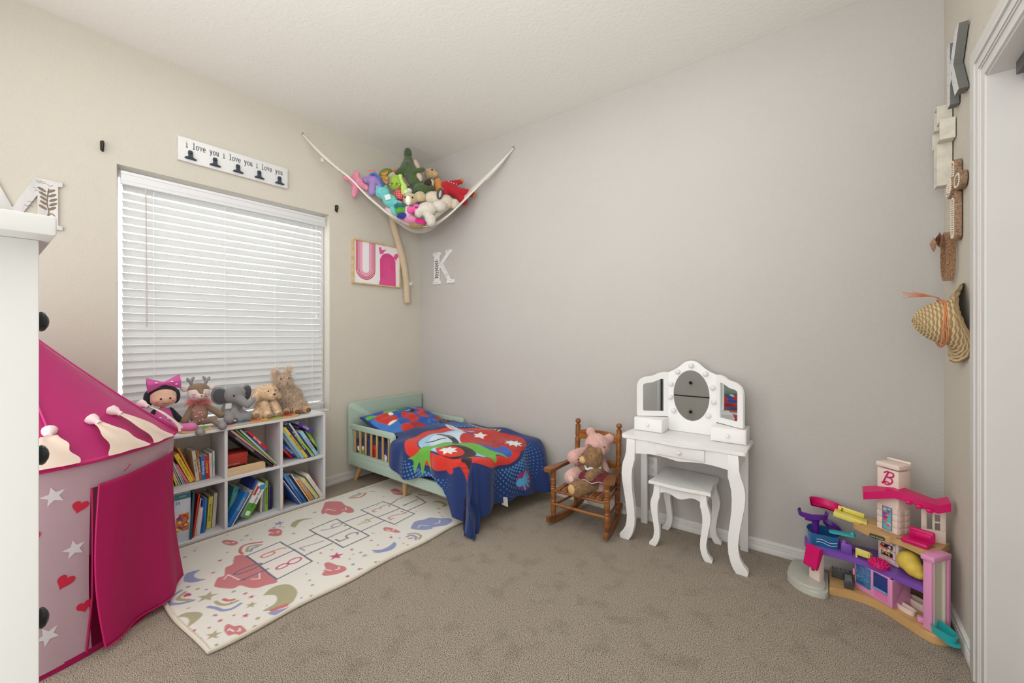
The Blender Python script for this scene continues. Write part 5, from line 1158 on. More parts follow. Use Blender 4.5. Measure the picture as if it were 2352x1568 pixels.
# slide tower
g = G(); g.lathe([(.014, .19), (.014, .27), (.02, .282)], T(2.995, -.128, 0), 16); sl = g.obj('slide_post', DPU, o)
def scoop(c, rx, ry, z, tilt, a0, a1, m, nm, lip=.022, base=True):
    g = G(); n = 28
    ang = [math.radians(a0 + (a1 - a0) * k / n) for k in range(n + 1)]
    P = lambda r, a, zz: (c[0] + rx * r * math.cos(a), c[1] + ry * r * math.sin(a), z + zz + tilt * math.cos(a) * r)
    rows = [[P(.05, a, 0) for a in ang], [P(.9, a, -.002) for a in ang], [P(1, a, lip) for a in ang], [P(1.05, a, lip) for a in ang], [P(.98, a, -.007) for a in ang], [P(.05, a, -.006) for a in ang]]
    vs = sum(rows, []); k = n + 1; g.add(vs, [(r * k + i, r * k + i + 1, (r + 1) * k + i + 1, (r + 1) * k + i) for r in range(5) for i in range(n)])
    return g.obj(nm, m, o)
scoop((2.985, -.125), .058, .05, .298, .004, 150, 395, DPU, 'purple_landing', .016)
scoop((3.035, -.085), .062, .045, .330, -.008, -20, 200, HOT, 'pink_scoop', .026)
scoop((3.04, -.09), .052, .045, .245, -.022, -80, 110, DPU, 'curved_slide', .018)
G().box((2.955, -.15, .272), (2.985, -.115, .292), bev=.002).obj('landing_bracket', DPU, o)
FY = frame((3.066, -.115, .336), (.995, -.10, -.14), (.1, 1, 0)) 
g = G(); g.box((0, -.028, -.006), (.118, .028, 0), M=FY, bev=.001); g.box((.01, .024, 0), (.105, .030, .020), M=FY, bev=.003); g.box((0, -.030, -.018), (.118, -.026, .004), M=FY, bev=.001); g.obj('yellow_bridge', YEL, o)
# seesaw, chair, pouf
g = G(); g.box((3.088, -.185, .176), (3.128, -.150, .218), bev=.004); g.lathe([(.012, 0), (.009, .012), (0, .018)], T(3.100, -.172, .216), 12); g.obj('seesaw_stand', PUR, o)
FS = frame((3.045, -.160, .247), (.99, -.06, .06), (0, 1, 0)); g = G(); g.prism(rr_(.048, 0, .096, .034, .014), 0, .007, FS, bev=.002); g.box((.078, -.014, .004), (.092, .016, .020), M=FS, bev=.004); g.obj('seesaw_board', TEAL, o)
G().box((3.11, -.13, .176), (3.155, -.10, .190), bev=.004).obj('purple_bench', PUR, o)
FC = frame((3.138, -.200, .177), (.93, -.36, 0), (.36, .93, 0))
g = G(); g.box((0, .004, .012), (.050, .034, .018), M=FC, bev=.002); g.box((0, 0, .012), (.050, .006, .042), M=FC, bev=.003)
g.box((0, 0, 0), (.006, .006, .014), M=FC).box((.044, 0, 0), (.050, .006, .014), M=FC); g.prism([(0, .012), (.034, .012), (.034, .022), (.018, .036), (0, .042)], 0, .005, FC @ T(.045, 0, 0) @ frame((0, 0, 0), (0, 1, 0), (0, 0, 1)), bev=.001).prism([(0, .012), (.034, .012), (.034, .022), (.018, .036), (0, .042)], 0, .005, FC @ frame((0, 0, 0), (0, 1, 0), (0, 0, 1)), bev=.001)
g.obj('toy_sofa', YEL, o)
g = G(); g.lathe([(.034, 0), (.035, .004), (.031, .016), (.020, .024), (.008, .024), (0, .019)], T(3.213, -.232, .177), 28)
pf_ = g.obj('pouf', MAGE, o)
g = G()
for r, z, n in ((.032, .013, 16), (.025, .021, 13), (.016, .0245, 9)):
    for k in range(n): a = 2 * math.pi * (k + (n % 2) * .5) / n; g.ell((3.213 + r * math.cos(a), -.232 + r * math.sin(a), .177 + z), .0052, n=8)
t_ = g.obj('pouf_tufts', MAGE, pf_); t_['kind'] = 'stuff'
# kitchen block under the purple floor
FK = frame((3.136, -.178, .036), (.754, -.657, 0), (0, 0, 1))   # x along the front, y up, z towards the room
k0 = G(); k0.box((0, 0, -.060), (.152, .116, 0), M=FK, bev=.002); kb = k0.obj('kitchen_block', PNK, o)
SEE = mat((70, 120, 170), .2, (60, .2), (90, .35))
f1 = G().box((.008, .024, 0), (.068, .110, .003), M=FK, bev=.001).obj('fridge_door', SEE, kb)
G().box((-.002, .055, .001), (.006, .082, .008), M=FK, bev=.001).obj('fridge_handle', PNK, kb)
g = G(); rn = random.Random(7)
for k in range(14): g.ell(FK @ V((.014 + rn.random() * .048, .032 + .024 * (k % 3) + rn.random() * .006, .0032)), (.004, .004, .0015), n=6, m=k % 3)
q_ = g.obj('fridge_food_print', [mat((40, 60, 120), .5), mat((150, 180, 90), .5), mat((190, 120, 130), .5)], f1); q_['kind'] = 'stuff'
G().box((.080, .052, 0), (.134, .112, .003), M=FK, bev=.001).obj('oven_window', mat((44, 62, 130), .15), kb)
G().box((.078, .046, .002), (.136, .053, .009), M=FK, bev=.002).obj('oven_handle', mat((120, 170, 214), .25), kb)
G().box((.082, .010, 0), (.132, .042, .0015), M=FK).obj('oven_drawer', plastic((232, 128, 182)), kb)
G().box((.139, 0, -.095), (.152, .116, .002), M=FK, bev=.001).obj('wall_panel', PNK, o)
G().box((3.285, -.075, .035), (3.33, -.060, .152)).obj('back_panel', IVO, o)
# toilet and bath
def basin(c, a, L_, w, h, nm):
    M = T(c) @ R(a, 'Z'); g = G(); n = 28
    E = lambda s_, z: [M @ V((L_ / 2 * s_ * math.copysign(abs(math.cos(t)) ** .75, math.cos(t)), w / 2 * s_ * math.copysign(abs(math.sin(t)) ** .75, math.sin(t)), z)) for t in [2 * math.pi * k / n for k in range(n)]]
    rows = E(.9, 0) + E(1, h) + E(.84, h) + E(.7, h * .45) + E(.01, h * .4)
    g.add(rows, [(r * n + k, r * n + (k + 1) % n, (r + 1) * n + (k + 1) % n, (r + 1) * n + k) for r in range(4) for k in range(n)]); return g, M
g, M = basin((3.292, -.262, .0358), -.80, .072, .034, .020, 't'); g.box((-.058, -.017, 0), (-.030, .017, .046), M=M, bev=.006); tl_ = g.obj('toilet', IVO, o)
G().lathe([(.010, 0), (.010, .005), (.005, .008), (0, .008)], M @ T(-.045, 0, .046), 14).obj('flush_button', HOT, tl_)
g, M = basin((3.336, -.200, .0358), -.85, .085, .044, .030, 'b'); g.tube([M @ V((.02, .02, .03)), M @ V((.02, .02, .04)), M @ V((.02, .012, .04))], .003, 6); g.obj('bath_tub', IVO, o)
G().box((3.318, -.325, .036), (3.348, -.300, .056), bev=.004).obj('pink_step', PNK, o)
# upper floor
uf = sp2([(3.130, -.118), (3.132, -.160), (3.150, -.188), (3.19, -.225), (3.235, -.243), (3.262, -.240), (3.30, -.268), (3.345, -.318)], 4) + [(3.372, -.300), (3.432, -.170), (3.405, -.06), (3.15, -.05)]
G().prism(uf, .290, .314, bev=.003).obj('upper_floor', TAN, o)
g = G(); g.tube([(3.190 + .036 * math.cos(a), -.178 + .030 * math.sin(a), .3145) for a in [2 * math.pi * k / 30 for k in range(30)]], .0022, 6, closed=True); g.obj('floor_ring', TAN, o)
for x, y, a in ((3.162, -.135, .1), (3.275, -.235, .1), (3.372, -.25, .2)): G().box((-.009, -.0025, .3142), (.009, .0025, .3148), M=T(x, y, 0) @ R(a, 'Z')).obj('slot', mat((120, 84, 50), .6), o)
FL = frame((3.206, -.2415, .302), (.90, -.33, 0), (0, 0, 1))
G().prism(rr_(0, 0, .050, .015, .005), 0, .0035, FL).obj('name_plate', mat((50, 56, 66), .5), o)
G().text('Little People', .0085, FL @ T(0, -.001, .0036), .0004).obj('lettering', mat((206, 214, 90), .5), o)
# tower with chimney
FT = frame((3.213, -.158, 0), (.79, -.61, 0), (0, 0, 1)); TW, TD = .080, .070
def tower(z0, z1, nm, m=IVO, e=0, d=0): return G().box((-e, z0, -TD - e), (TW + e, z1, e), M=FT, bev=.002 if not d else d).obj(nm, m, o)
tower(.314, .476, 'tower_wall'); tower(.470, .580, 'chimney'); tower(.586, .606, 'chimney_cap', IVO, .004, .004); tower(.178, .290, 'kitchen_tower', IVO, -.002)
G().box((-.005, .606, -TD - .004), (TW + .003, .616, -TD + .004), M=FT, bev=.002).obj('cap_lip', IVO, o)
g = G()
for sx in (0, .058):
    for k in range(4): g.box((sx + .001, .316 + k * .028, 0), (sx + .021, .341 + k * .028, .004), M=FT, bev=.002)
for k in range(4):
    for q in range(2): g.box((TW, .318 + k * .026, -TD + .004 + q * .033), (TW + .002, .340 + k * .026, -TD + .034 + q * .033), M=FT, bev=.001)
s_ = g.obj('stone_relief', IVO, o); s_['kind'] = 'stuff'
p = Print(.036, .098, .0014, (90, 190, 180)); rn = random.Random(9)
p.stroke([(0, 0), (.036, 0), (.036, .098), (0, .098)], .006, (130, 100, 170), closed=True)
for k in range(22): p.disc(.006 + rn.random() * .024, .01 + rn.random() * .08, .003 + rn.random() * .004, rn.choice([(220, 90, 150), (140, 80, 170), (60, 130, 130), (240, 200, 210), (200, 50, 70)]))
pic = p.sheet(lambda U, Q: (U, Q, U * 0)); pic.v = [tuple(FT @ V((.022 + a, .322 + b, .003 + .003 * math.sin(math.pi * a / .036)))) for a, b, c in pic.v]
pic.obj('closet_picture', mat((200, 200, 200), .35, attr=True, key='dhpic'), o)
p = Print(.062, .100, .0014, (232, 206, 214)); rn = random.Random(19)
for k in range(3): p.stroke([(0, .018 + .033 * k), (.062, .018 + .033 * k)], .003, (180, 120, 80)); p.poly([(.008, .022 + .033 * k), (.052, .022 + .033 * k), (.052, .040 + .033 * k), (.008, .040 + .033 * k)], (34, 28, 40))
for k in range(30): p.disc(.006 + rn.random() * .05, .008 + rn.random() * .085, .002 + rn.random() * .003, rn.choice([(230, 180, 60), (200, 60, 90), (90, 160, 90), (240, 236, 240), (220, 110, 160)]))
pic = p.sheet(lambda U, Q: (U, Q, U * 0)); pic.v = [tuple(FT @ V((.008 + a, .186 + b, .0015))) for a, b, c in pic.v]
pic.obj('shelf_picture', mat((200, 200, 200), .35, attr=True, key='dhpic'), o)
# letter B, drawn as brush strokes
g = G(); FBm = FT @ T(.018, .508, .0026) @ Matrix.Diagonal((1.2, 1.2, 1.2, 1))
B1 = [(.008, .040), (.016, .046), (.022, .046), (.015, .030), (.004, .002), (.002, .006)]
B2 = [(.022, .046), (.036, .045), (.036, .034), (.026, .028), (.018, .027), (.030, .025), (.034, .016), (.026, .004), (.014, .000), (.009, .006), (.016, .010), (.024, .007)]
for st in (B1, B2): g.tube([FBm @ V((x, y + .006, 0)) for x, y in sp2(st, 5)], .0026, 6, flat=1)
g.obj('letter_b', MAGE, o)
# roof: ridge over the tower then sloping down to the right
def roof(pts, w0, w1, th, nm, m=HOT):
    g = G(); rows = []
    for (x, y, z) in pts: rows.append([(x - .0, y + w0[0], z + w0[1]), (x, y + w1[0], z + w1[1]), (x, y + w1[0], z + w1[1] - th), (x, y + w0[0], z + w0[1] - th)])
    vs = sum(rows, []); n = len(pts); g.add(vs, [(r * 4 + k, r * 4 + (k + 1) % 4, (r + 1) * 4 + (k + 1) % 4, (r + 1) * 4 + k) for r in range(n - 1) for k in range(4)] + [(0, 1, 2, 3), ((n - 1) * 4 + 3, (n - 1) * 4 + 2, (n - 1) * 4 + 1, (n - 1) * 4)])
    return g.obj(nm, m, o, ang=25)
roof([(3.165, -.192, .470), (3.172, -.198, .475), (3.262, -.226, .510), (3.300, -.240, .508), (3.386, -.243, .484), (3.424, -.235, .500)], (.060, .004), (-.004, -.003), .032, 'roof')
g = G()
for x, z in ((3.292, .480), (3.322, .471), (3.352, .463)): g.box((x, -.262 + (3.35 - x) * .1, z - .014), (x + .019, -.246 + (3.35 - x) * .1, z + .002), bev=.004)
for k in range(3): pass
g.obj('roof_dentils', HOT, o)['kind'] = 'stuff'
# window wall on the right
FWn = frame((3.345, -.195, .315), (.98, .12, 0), (0, 0, 1))
g = G()
for a, b in (((0, 0, 0), (.072, .050, .006)), ((0, .05, 0), (.016, .128, .006)), ((.056, .05, 0), (.072, .128, .006)), ((.016, .114, 0), (.056, .128, .006)), ((.033, .05, 0), (.040, .114, .006)), ((.040, .080, 0), (.056, .086, .006))): g.box(a, b, M=FWn, bev=.001)
g.obj('window_wall', IVO, o)
# sofa bed
FSb = frame((3.275, -.265, .3145), (.90, -.40, 0), (.40, .90, 0))
g = G(); g.box((0, 0, 0), (.082, .060, .018), M=FSb, bev=.006); g.box((.010, .050, .010), (.088, .066, .056), M=FSb, bev=.010, seg=3); g.box((.018, .044, .024), (.080, .052, .044), M=FSb, bev=.003)
g.obj('sofa', HOT, o)
# elevator shaft
FE = frame((3.330, -.343, .016), (.70, -.71, 0), (0, 0, 1))
G().box((0, 0, -.014), (.030, .296, 0), M=FE, bev=.003).obj('shaft_panel', PNK, o)
FE2 = frame((3.352, -.364, .034), (.57, .82, 0), (0, 0, 1))
G().box((.004, .004, -.012), (.085, .262, -.006), M=FE2).obj('shaft_back', mat((222, 214, 196), .5, (40, .4, .003)), o)
g = G(); g.box((.008, .004, -.006), (.014, .262, .002), M=FE2); g.box((.074, .004, -.006), (.080, .262, .002), M=FE2); g.obj('shaft_rails', mat((232, 226, 208), .5), o)['kind'] = 'stuff'
G().box((.085, .0, -.020), (.100, .280, .008), M=FE2, bev=.003).obj('shaft_panel', PNK, o)
G().box((-.006, .262, -.034), (.104, .284, .010), M=FE2, bev=.006).obj('shaft_cap', PNK, o)
# teal lift basket
MB_ = T(3.380, -.368, .036) @ R(.45, 'Z'); n = 24
def egg(s_, z): return [MB_ @ V(((.029 * s_) * (1.0 if math.sin(t) > 0 else .95) * math.cos(t), .056 * s_ * math.sin(t) + (0 if math.sin(t) > 0 else 0), z)) for t in [2 * math.pi * k / n for k in range(n)]]
vs = egg(.85, 0) + egg(1, .030) + egg(.90, .030) + egg(.78, .006) + egg(.01, .006)
g = G(); g.add(vs, [(r * n + k, r * n + (k + 1) % n, (r + 1) * n + (k + 1) % n, (r + 1) * n + k) for r in range(4) for k in range(n)]); g.prism(rr_(0, -.040, .040, .045, .018), .0, .006, MB_)
g.obj('lift_basket', TEAL, o)
# yellow fruit toy
o = thing('toy_mango', 'large yellow wrinkled mango shaped toy on the purple floor', 'toy', (3.318, -.235, .178))
MANGO = mat((226, 196, 78), .55, (70, .7, .004), (5, .12))
plush('fruit', [('e', (3.302, -.238, .232), (.036, .034, .042), (0, .5, 0)), ('e', (3.318, -.252, .212), (.034, .033, .034)), ('e', (3.330, -.262, .200), (.026, .026, .022))], MANGO, o, vox=.004, smooth=12)
# ================================================================= BOARD with wooden letters
o = thing('name_puzzle', 'long wooden name puzzle board with coloured pieces on the bookshelf', 'puzzle board', (.165, -1.54, .611))
MBd = FA(0, 0, 0)
WB = wood((200, 164, 118), (222, 188, 142), 4, .5, (8, 1, 8))
G().prism(rrect(.100, .640, .025, 6, .182, -1.545), .6105, .622, bev=.003).obj('board', WB, o)
pcs = (( (118, 182, 60), -1.765, 0), ((60, 150, 214), -1.695, 1), ((110, 60, 150), -1.635, 2), ((60, 150, 214), -1.565, 0), ((232, 110, 50), -1.490, 1), ((236, 186, 80), -1.437, 2), ((118, 190, 70), -1.400, 0), ((110, 180, 64), -1.365, 1), ((222, 60, 46), -1.300, 2))
for c, yy, k in pcs:
    sh = [[(-.012, -.025), (.010, -.028), (.012, -.006), (.004, 0), (.012, .008), (.010, .027), (-.012, .026)], [(-.014, -.024), (-.004, -.026), (.002, -.010), (.012, -.022), (.014, .020), (.004, .012), (-.004, .026), (-.014, .022)], [(-.013, -.026), (-.004, -.026), (-.002, .0), (.012, -.012), (.014, .026), (-.013, .026)]][k]
    G().prism([(.212 + x * .9, yy + y) for x, y in sh], .6222, .628, bev=.0015).obj('puzzle_piece', plastic(c, .4), o)
# ---------------------------------------------------------------- plush doll
def cyl_M(x, y, z, a): return T(x, y, z) @ R(a, 'Z')
PNKF = fabric((226, 122, 182)); SKIN = fabric((226, 188, 160)); BKF = fabric((34, 36, 46), .15); HPK = fabric((214, 96, 168))
M = cyl_M(.105, -1.918, .611, math.radians(88))       # local -y faces the room after this turn
def L(p): return tuple(M @ V(p))
o = thing('plush_doll', 'soft rag doll with dark hair, pink polka dot bow and pink dress', 'plush doll', (.105, -1.918, .611))
plush('body', bl(M, [('e', (0, 0, .205), (.062, .052, .056)), ('e', (0, -.02, .185), (.058, .044, .036)), ('e', (0, 0, .09), (.036, .034, .055))]), SKIN, o)
plush('hair', bl(M, [('e', (0, .012, .222), (.068, .052, .058)), ('e', (-.055, .012, .20), (.026, .03, .045)), ('e', (.055, .012, .20), (.026, .03, .045))]), BKF, o)
for s_ in (-1, 1): plush('arm', bl(M, [('c', (s_ * .034, 0, .125), (s_ * .072, -.01, .065), .015, .017)]), BKF, o)
for s_, e in ((-1, (-.055, -.095, .022)), (1, (.105, -.085, .026))): plush('leg', bl(M, [('c', (s_ * .02, -.03, .03), e, .020, .026), ('e', e, (.034, .040, .026))]), PNKF, o)
g = G(); pr = [(.030, .135), (.040, .11), (.048, .075), (.066, .035), (.070, .028), (.0, .03)]
g.lathe(pr, M, 40); dr = g.obj('dress', HPK, o)
WD_ = mat((240, 236, 240), .8)
for a, z, r in ((-2.4, .055, .058), (-1.6, .048, .061), (-.8, .060, .056), (-1.2, .085, .047), (-2.0, .09, .046)): G().ell(M @ V((r * math.cos(a), r * math.sin(a), z)), (.007, .007, .007), n=8).obj('dot', WD_, dr)
bm_ = M @ frame((0, -.028, .278), (1, 0, 0), (0, 0, 1))
bw = bow(o, (0, 0, 0), bm_ @ R(.08, 'Z'), .072, HPK)
for x, y in ((-.035, .006), (.032, .008), (.052, -.008)): G().ell(bm_ @ V((x, y, .014)), (.007, .007, .004), n=8).obj('dot', WD_, bw)
eyes(o, [L((-.020, -.0665, .198)), L((.020, -.0665, .198))], .0052)
g = G(); g.tube([L((.014 * math.cos(a), -.066 - .001 * math.cos(a), .178 + .007 * math.sin(a))) for a in [math.pi + math.pi * k / 10 for k in range(11)]], .0012, 5); g.obj('smile', mat((150, 50, 60), .8), o)
for s_ in (-1, 1): G().ell(L((s_ * .036, -.058, .184)), (.008, .006, .006), n=8).obj('cheek', mat((232, 150, 150), .9), o)
# ---------------------------------------------------------------- deer
DT = fabric((138, 116, 92)); DPK = fabric((172, 128, 112)); DW_ = fabric((232, 214, 208)); SILV = mat((150, 146, 146), .5, (60, .3, .003), metal=.2)
M = cyl_M(.115, -1.757, .6225, math.radians(82))
o = thing('plush_deer', 'plush deer with silver antlers, closed eyes, pink feather collar and starry dress', 'plush deer', (.115, -1.757, .6225))
plush('head', bl(M, [('e', (0, 0, .192), (.056, .048, .050)), ('c', (0, -.02, .185), (.004, -.050, .180), .030, .018)]), DW_, o)
plush('cap', bl(M, [('e', (0, .006, .215), (.053, .047, .038)), ('c', (0, -.025, .222), (.006, -.055, .196), .017, .010)]), DT, o)
plush('torso', bl(M, [('e', (0, 0, .075), (.046, .040, .070)), ('c', (0, 0, .10), (0, 0, .15), .034, .026)]), DPK, o)
for s_, e in ((-1, (-.068, -.035, .045)), (1, (.105, -.030, .055))): plush('arm', bl(M, [('c', (s_ * .030, -.005, .120), e, .016, .020)]), DT, o)
for s_, k, e, f in ((-1, (-.040, -.075, .022), (-.012, -.120, -.002), (-.010, -.135, -.012)), (1, (.058, -.060, .035), (.085, -.105, .010), (.095, -.122, .006))):
    plush('leg', bl(M, [('c', (s_ * .02, -.02, .025), k, .018, .018), ('c', k, e, .018, .014)]), DT, o)
    plush('hoof', bl(M, [('e', f, (.024, .030, .024), (.4, 0, 0))]), SILV, o)
for s_ in (-1, 1):
    g = G(); g.tube([L((s_ * .030, .005, .238)), L((s_ * .036, .004, .262)), L((s_ * .048, .004, .272)), L((s_ * .052, .004, .285))], [.009, .010, .009, .006], 8); g.tube([L((s_ * .036, .004, .262)), L((s_ * .026, .004, .282)), L((s_ * .020, .004, .288))], [.009, .008, .005], 8); g.obj('antler', SILV, o)
    plush('ear', bl(M, [('e', (s_ * .066, .004, .222), (.022, .009, .016), (0, -s_ * .6, 0))]), DW_, o)
g = G(); rn = random.Random(3)
for k in range(420):
    a = rn.random() * 6.28; r = .030 + rn.random() * .008; p0 = V((r * math.cos(a), r * math.sin(a), .140 + rn.random() * .012)); d = V((math.cos(a), math.sin(a), rn.uniform(-.9, .5))) * (.018 + rn.random() * .020)
    g.tube([M @ p0, M @ (p0 + d)], [.0012, .0002], 3, cap=False)
g.obj('feather_collar', mat((226, 136, 134), .9), o)
g = G(); rn = random.Random(12)
for k in range(22):
    a = -math.pi / 2 + rn.uniform(-1.3, 1.3); z = .03 + rn.random() * .085; rx = .047 * math.sqrt(max(.1, 1 - ((z - .075) / .074) ** 2)); ry = rx * .88
    g.prism(starp(.0046), 0, .0012, M @ frame((rx * math.cos(a), ry * math.sin(a), z), (-math.sin(a), math.cos(a), 0), (0, 0, 1)))
g.obj('star_print', WD_, o)['kind'] = 'stuff'
for s_ in (-1, 1):
    g = G(); cx_ = s_ * .026 + (-.002)
    g.tube([L((cx_ + .008 * math.cos(a), -.048 + abs(cx_) * .12, .194 + .005 * math.sin(a))) for a in [math.pi + math.pi * k / 8 for k in range(9)]], .0011, 5); g.obj('closed_eye', KNOB, o); G().ell(L((s_ * .030, -.0435, .176)), (.006, .003, .004), n=8).obj('cheek', mat((206, 70, 90), .9), o)
G().ell(L((.005, -.070, .184)), (.006, .004, .004), n=8).obj('nose', mat((120, 70, 60), .6), o)
# ---------------------------------------------------------------- elephant
EG = fabric((142, 140, 142)); EGD = fabric((78, 80, 86))
M = cyl_M(.105, -1.578, .6225, math.radians(98)) @ Matrix.Scale(1.06, 4)
o = thing('plush_elephant', 'grey plush elephant with dark inner ears and a raised trunk', 'plush elephant', (.105, -1.578, .6225))
plush('body', bl(M, [('e', (0, .01, .065), (.055, .050, .060)), ('e', (0, -.015, .155), (.060, .052, .055)), ('c', (.005, -.050, .135), (.030, -.095, .095), .026, .020), ('c', (.030, -.095, .095), (.055, -.105, .115), .019, .014), ('c', (.055, -.105, .115), (.060, -.105, .128), .014, .012),
    ('c', (-.03, -.02, .05), (-.062, -.085, .028), .027, .027), ('c', (.03, -.03, .04), (.035, -.085, .026), .026, .028), ('c', (-.015, -.04, .07), (-.005, -.085, .02), .020, .020)]), EG, o)
for s_ in (-1, 1):
    ea = plush('ear', bl(M, [('e', (s_ * .070, .000, .155), (.044, .012, .055), (0, s_ * .25, s_ * .35))]), EG, o)
    G().ell(M @ V((s_ * .072, -.010, .155)), (.036, .007, .045), rot=(0, s_ * .25, math.radians(98) + s_ * .35), n=20).obj('inner_ear', EGD, ea)
eyes(o, [L((-.026, -.062, .155)), L((.046, -.052, .160))], .0058)
G().prism(rrect(.034, .030, .003), 0, .001, M @ frame((-.050, -.052, .098), (1, .1, -.1), (0, 0, 1))).obj('white_tag', mat((232, 232, 228), .6), o)
# ---------------------------------------------------------------- dog
DG = fuzz((250, 220, 184), .15)
M = cyl_M(.125, -1.403, .6225, math.radians(96)) @ Matrix.Scale(1.0, 4)
o = thing('plush_dog', 'golden curly plush puppy with floppy ears on the puzzle board', 'plush dog', (.125, -1.403, .6225))
plush('body', bl(M, [('e', (0, .015, .058), (.052, .050, .056)), ('e', (.012, -.015, .160), (.054, .048, .048)), ('e', (.016, -.052, .142), (.030, .026, .026)), ('c', (-.018, -.030, .085), (-.020, -.070, .022), .022, .024), ('c', (.038, -.030, .085), (.046, -.065, .022), .021, .024), ('c', (-.04, -.01, .04), (-.078, -.055, .028), .030, .030), ('c', (.055, .02, .16), (.088, .008, .125), .022, .024), ('c', (-.035, .01, .175), (-.060, -.002, .130), .020, .024)]), DG, o, fur=(9000, .009, .0010, .15))
G().ell(L((.018, -.079, .150)), (.009, .006, .0065), n=12).obj('nose', mat((14, 14, 16), .2), o); eyes(o, [L((-.010, -.060, .172)), L((.036, -.060, .172))], .0046)
PAD = mat((150, 124, 92), .9, (200, .4))
for c in ((-.092, -.078, .028), (-.022, -.094, .014), (.050, -.088, .014)): G().ell(L(c), (.008, .022, .016), n=12).obj('paw_pad', PAD, o)
# ---------------------------------------------------------------- shaggy bear
SH = fuzz((238, 214, 190), .18)
M = cyl_M(.085, -1.225, .612, math.radians(80)) @ Matrix.Scale(1.12, 4)
o = thing('plush_llama', 'shaggy beige long haired plush animal at the right end of the shelf', 'plush animal', (.085, -1.225, .612))
plush('body', bl(M, [('e', (.01, .02, .085), (.058, .052, .085)), ('e', (-.045, .0, .205), (.048, .046, .046)), ('c', (-.03, .01, .12), (-.04, .005, .19), .046, .042), ('e', (-.040, -.044, .200), (.022, .018, .018)), ('e', (.035, .0, .045), (.055, .05, .05)),
    ('e', (-.082, .0, .262), (.016, .012, .022)), ('e', (-.010, .0, .268), (.016, .012, .022))]), SH, o, fur=(13000, .022, .0011, .55))
plush('feet', bl(M, [('c', (.062, -.040, .028), (.078, -.064, .022), .020, .022)]), fuzz((208, 160, 116)), o); plush('feet', bl(M, [('c', (.02, -.045, .028), (.018, -.070, .020), .020, .020)]), fuzz((208, 160, 116)), o); plush('feet', bl(M, [('c', (-.03, -.040, .026), (-.038, -.062, .018), .020, .020)]), fuzz((208, 160, 116)), o)
for c in ((.082, -.082, .022), (.018, -.087, .020), (-.040, -.079, .018)): G().ell(L(c), (.010, .017, .016), n=12).obj('foot_pad', mat((112, 90, 62), .9), o)
eyes(o, [L((-.062, -.045, .222)), L((-.018, -.047, .222))], .006); G().ell(L((-.040, -.064, .206)), (.006, .005, .004), n=8).obj('nose', mat((200, 130, 120), .6), o)
G().prism(rrect(.034, .018, .003), 0, .001, M @ frame((.012, -.035, .245), (.8, 0, -.5), (0, -.2, 1))).obj('paper_tag', mat((200, 216, 216), .5), o)
# ================================================================= TOY HAMMOCK
NET = mat((232, 228, 216), .85, key='net')
o = thing('toy_hammock', 'white corner net hammock full of soft toys, hung from three wall hooks', 'toy hammock', (.35, -.35, 2.05))
HL, HR, HC = V((.012, -1.106, 2.612)), V((1.108, -.012, 2.607)), V((.03, -.03, 2.50))
front = sp([HL, (.081, -.979, 2.468), (.157, -.833, 2.356), (.227, -.693, 2.214), (.332, -.548, 2.087), (.445, -.425, 2.030), (.565, -.305, 2.057), (.69, -.21, 2.179), (.851, -.129, 2.341), (.981, -.069, 2.467), HR], 6)
g = G(); g.tube([p + V((.002 * math.sin(i), 0, .002 * math.cos(i))) for i, p in enumerate(front)], .0045, 6); g.tube([p + V((0, 0, -.012 * math.sin(math.pi * i / (len(front) - 1)))) for i, p in enumerate(front)], .0026, 5)
g.obj('edge_rope', NET, o)
nf = len(front) - 1
def net(u, v):
    x = u * nf; i = min(int(x), nf - 1); a = front[i].lerp(front[i + 1], x - i)
    s_ = math.sin(math.pi * min(1, max(0, u))) ** 1.3
    back = a.lerp(V((.07, -.07, 2.34)), min(1, s_ * 1.15))
    p = a.lerp(back, v); p.z -= .16 * s_ * math.sin(math.pi * v)
    out = V((1, -1, 0)).normalized() * (.05 * s_ * math.sin(math.pi * v)); p += out
    p.x = max(p.x, .006); p.y = min(p.y, -.006); return p
g = G(); nu, nv = 46, 14
us = [(1 - math.cos(math.pi * (.04 + .92 * k / nu))) / 2 * 1.0 for k in range(nu + 1)]
for k in range(-nv, nu):
    for sgn in (1, -1):
        L_ = []
        for j in range(nv + 1):
            i = k + j if sgn > 0 else k + nv - j
            if 0 <= i <= nu: L_.append(net(us[i], j / nv * .62))
        if len(L_) > 1: g.tube(L_, .0010, 3, cap=False)
g.obj('net', NET, o)
for q in (HL, HR):
    g = G(); dx = V((1, 0, 0)) if q.x < .1 else V((0, -1, 0)); g.tube([q - dx * .014, q + dx * .004, q + dx * .010 + V((0, 0, .006)), q + dx * .004 + V((0, 0, .012)), q + V((0, 0, .010))], .0028, 6); g.obj('wall_hook', mat((150, 140, 120), .4, metal=.7), o)
for q0, q1 in ((HL, front[10]), (HR, front[-11])):
    g = G()
    for k in range(5):
        e = q1 + V((.004 * (k - 2), .004 * (k - 2), -.006 * abs(k - 2))); g.tube([q0, q0.lerp(e, .5) + V((0, 0, -.004 * k)), e], .0014, 4)
    g.obj('gathered_cords', NET, o)
G().prism(rrect(.020, .026, .002), 0, .001, FA(-.985, 2.455, .06)).obj('label_tag', mat((236, 234, 236), .6), o)
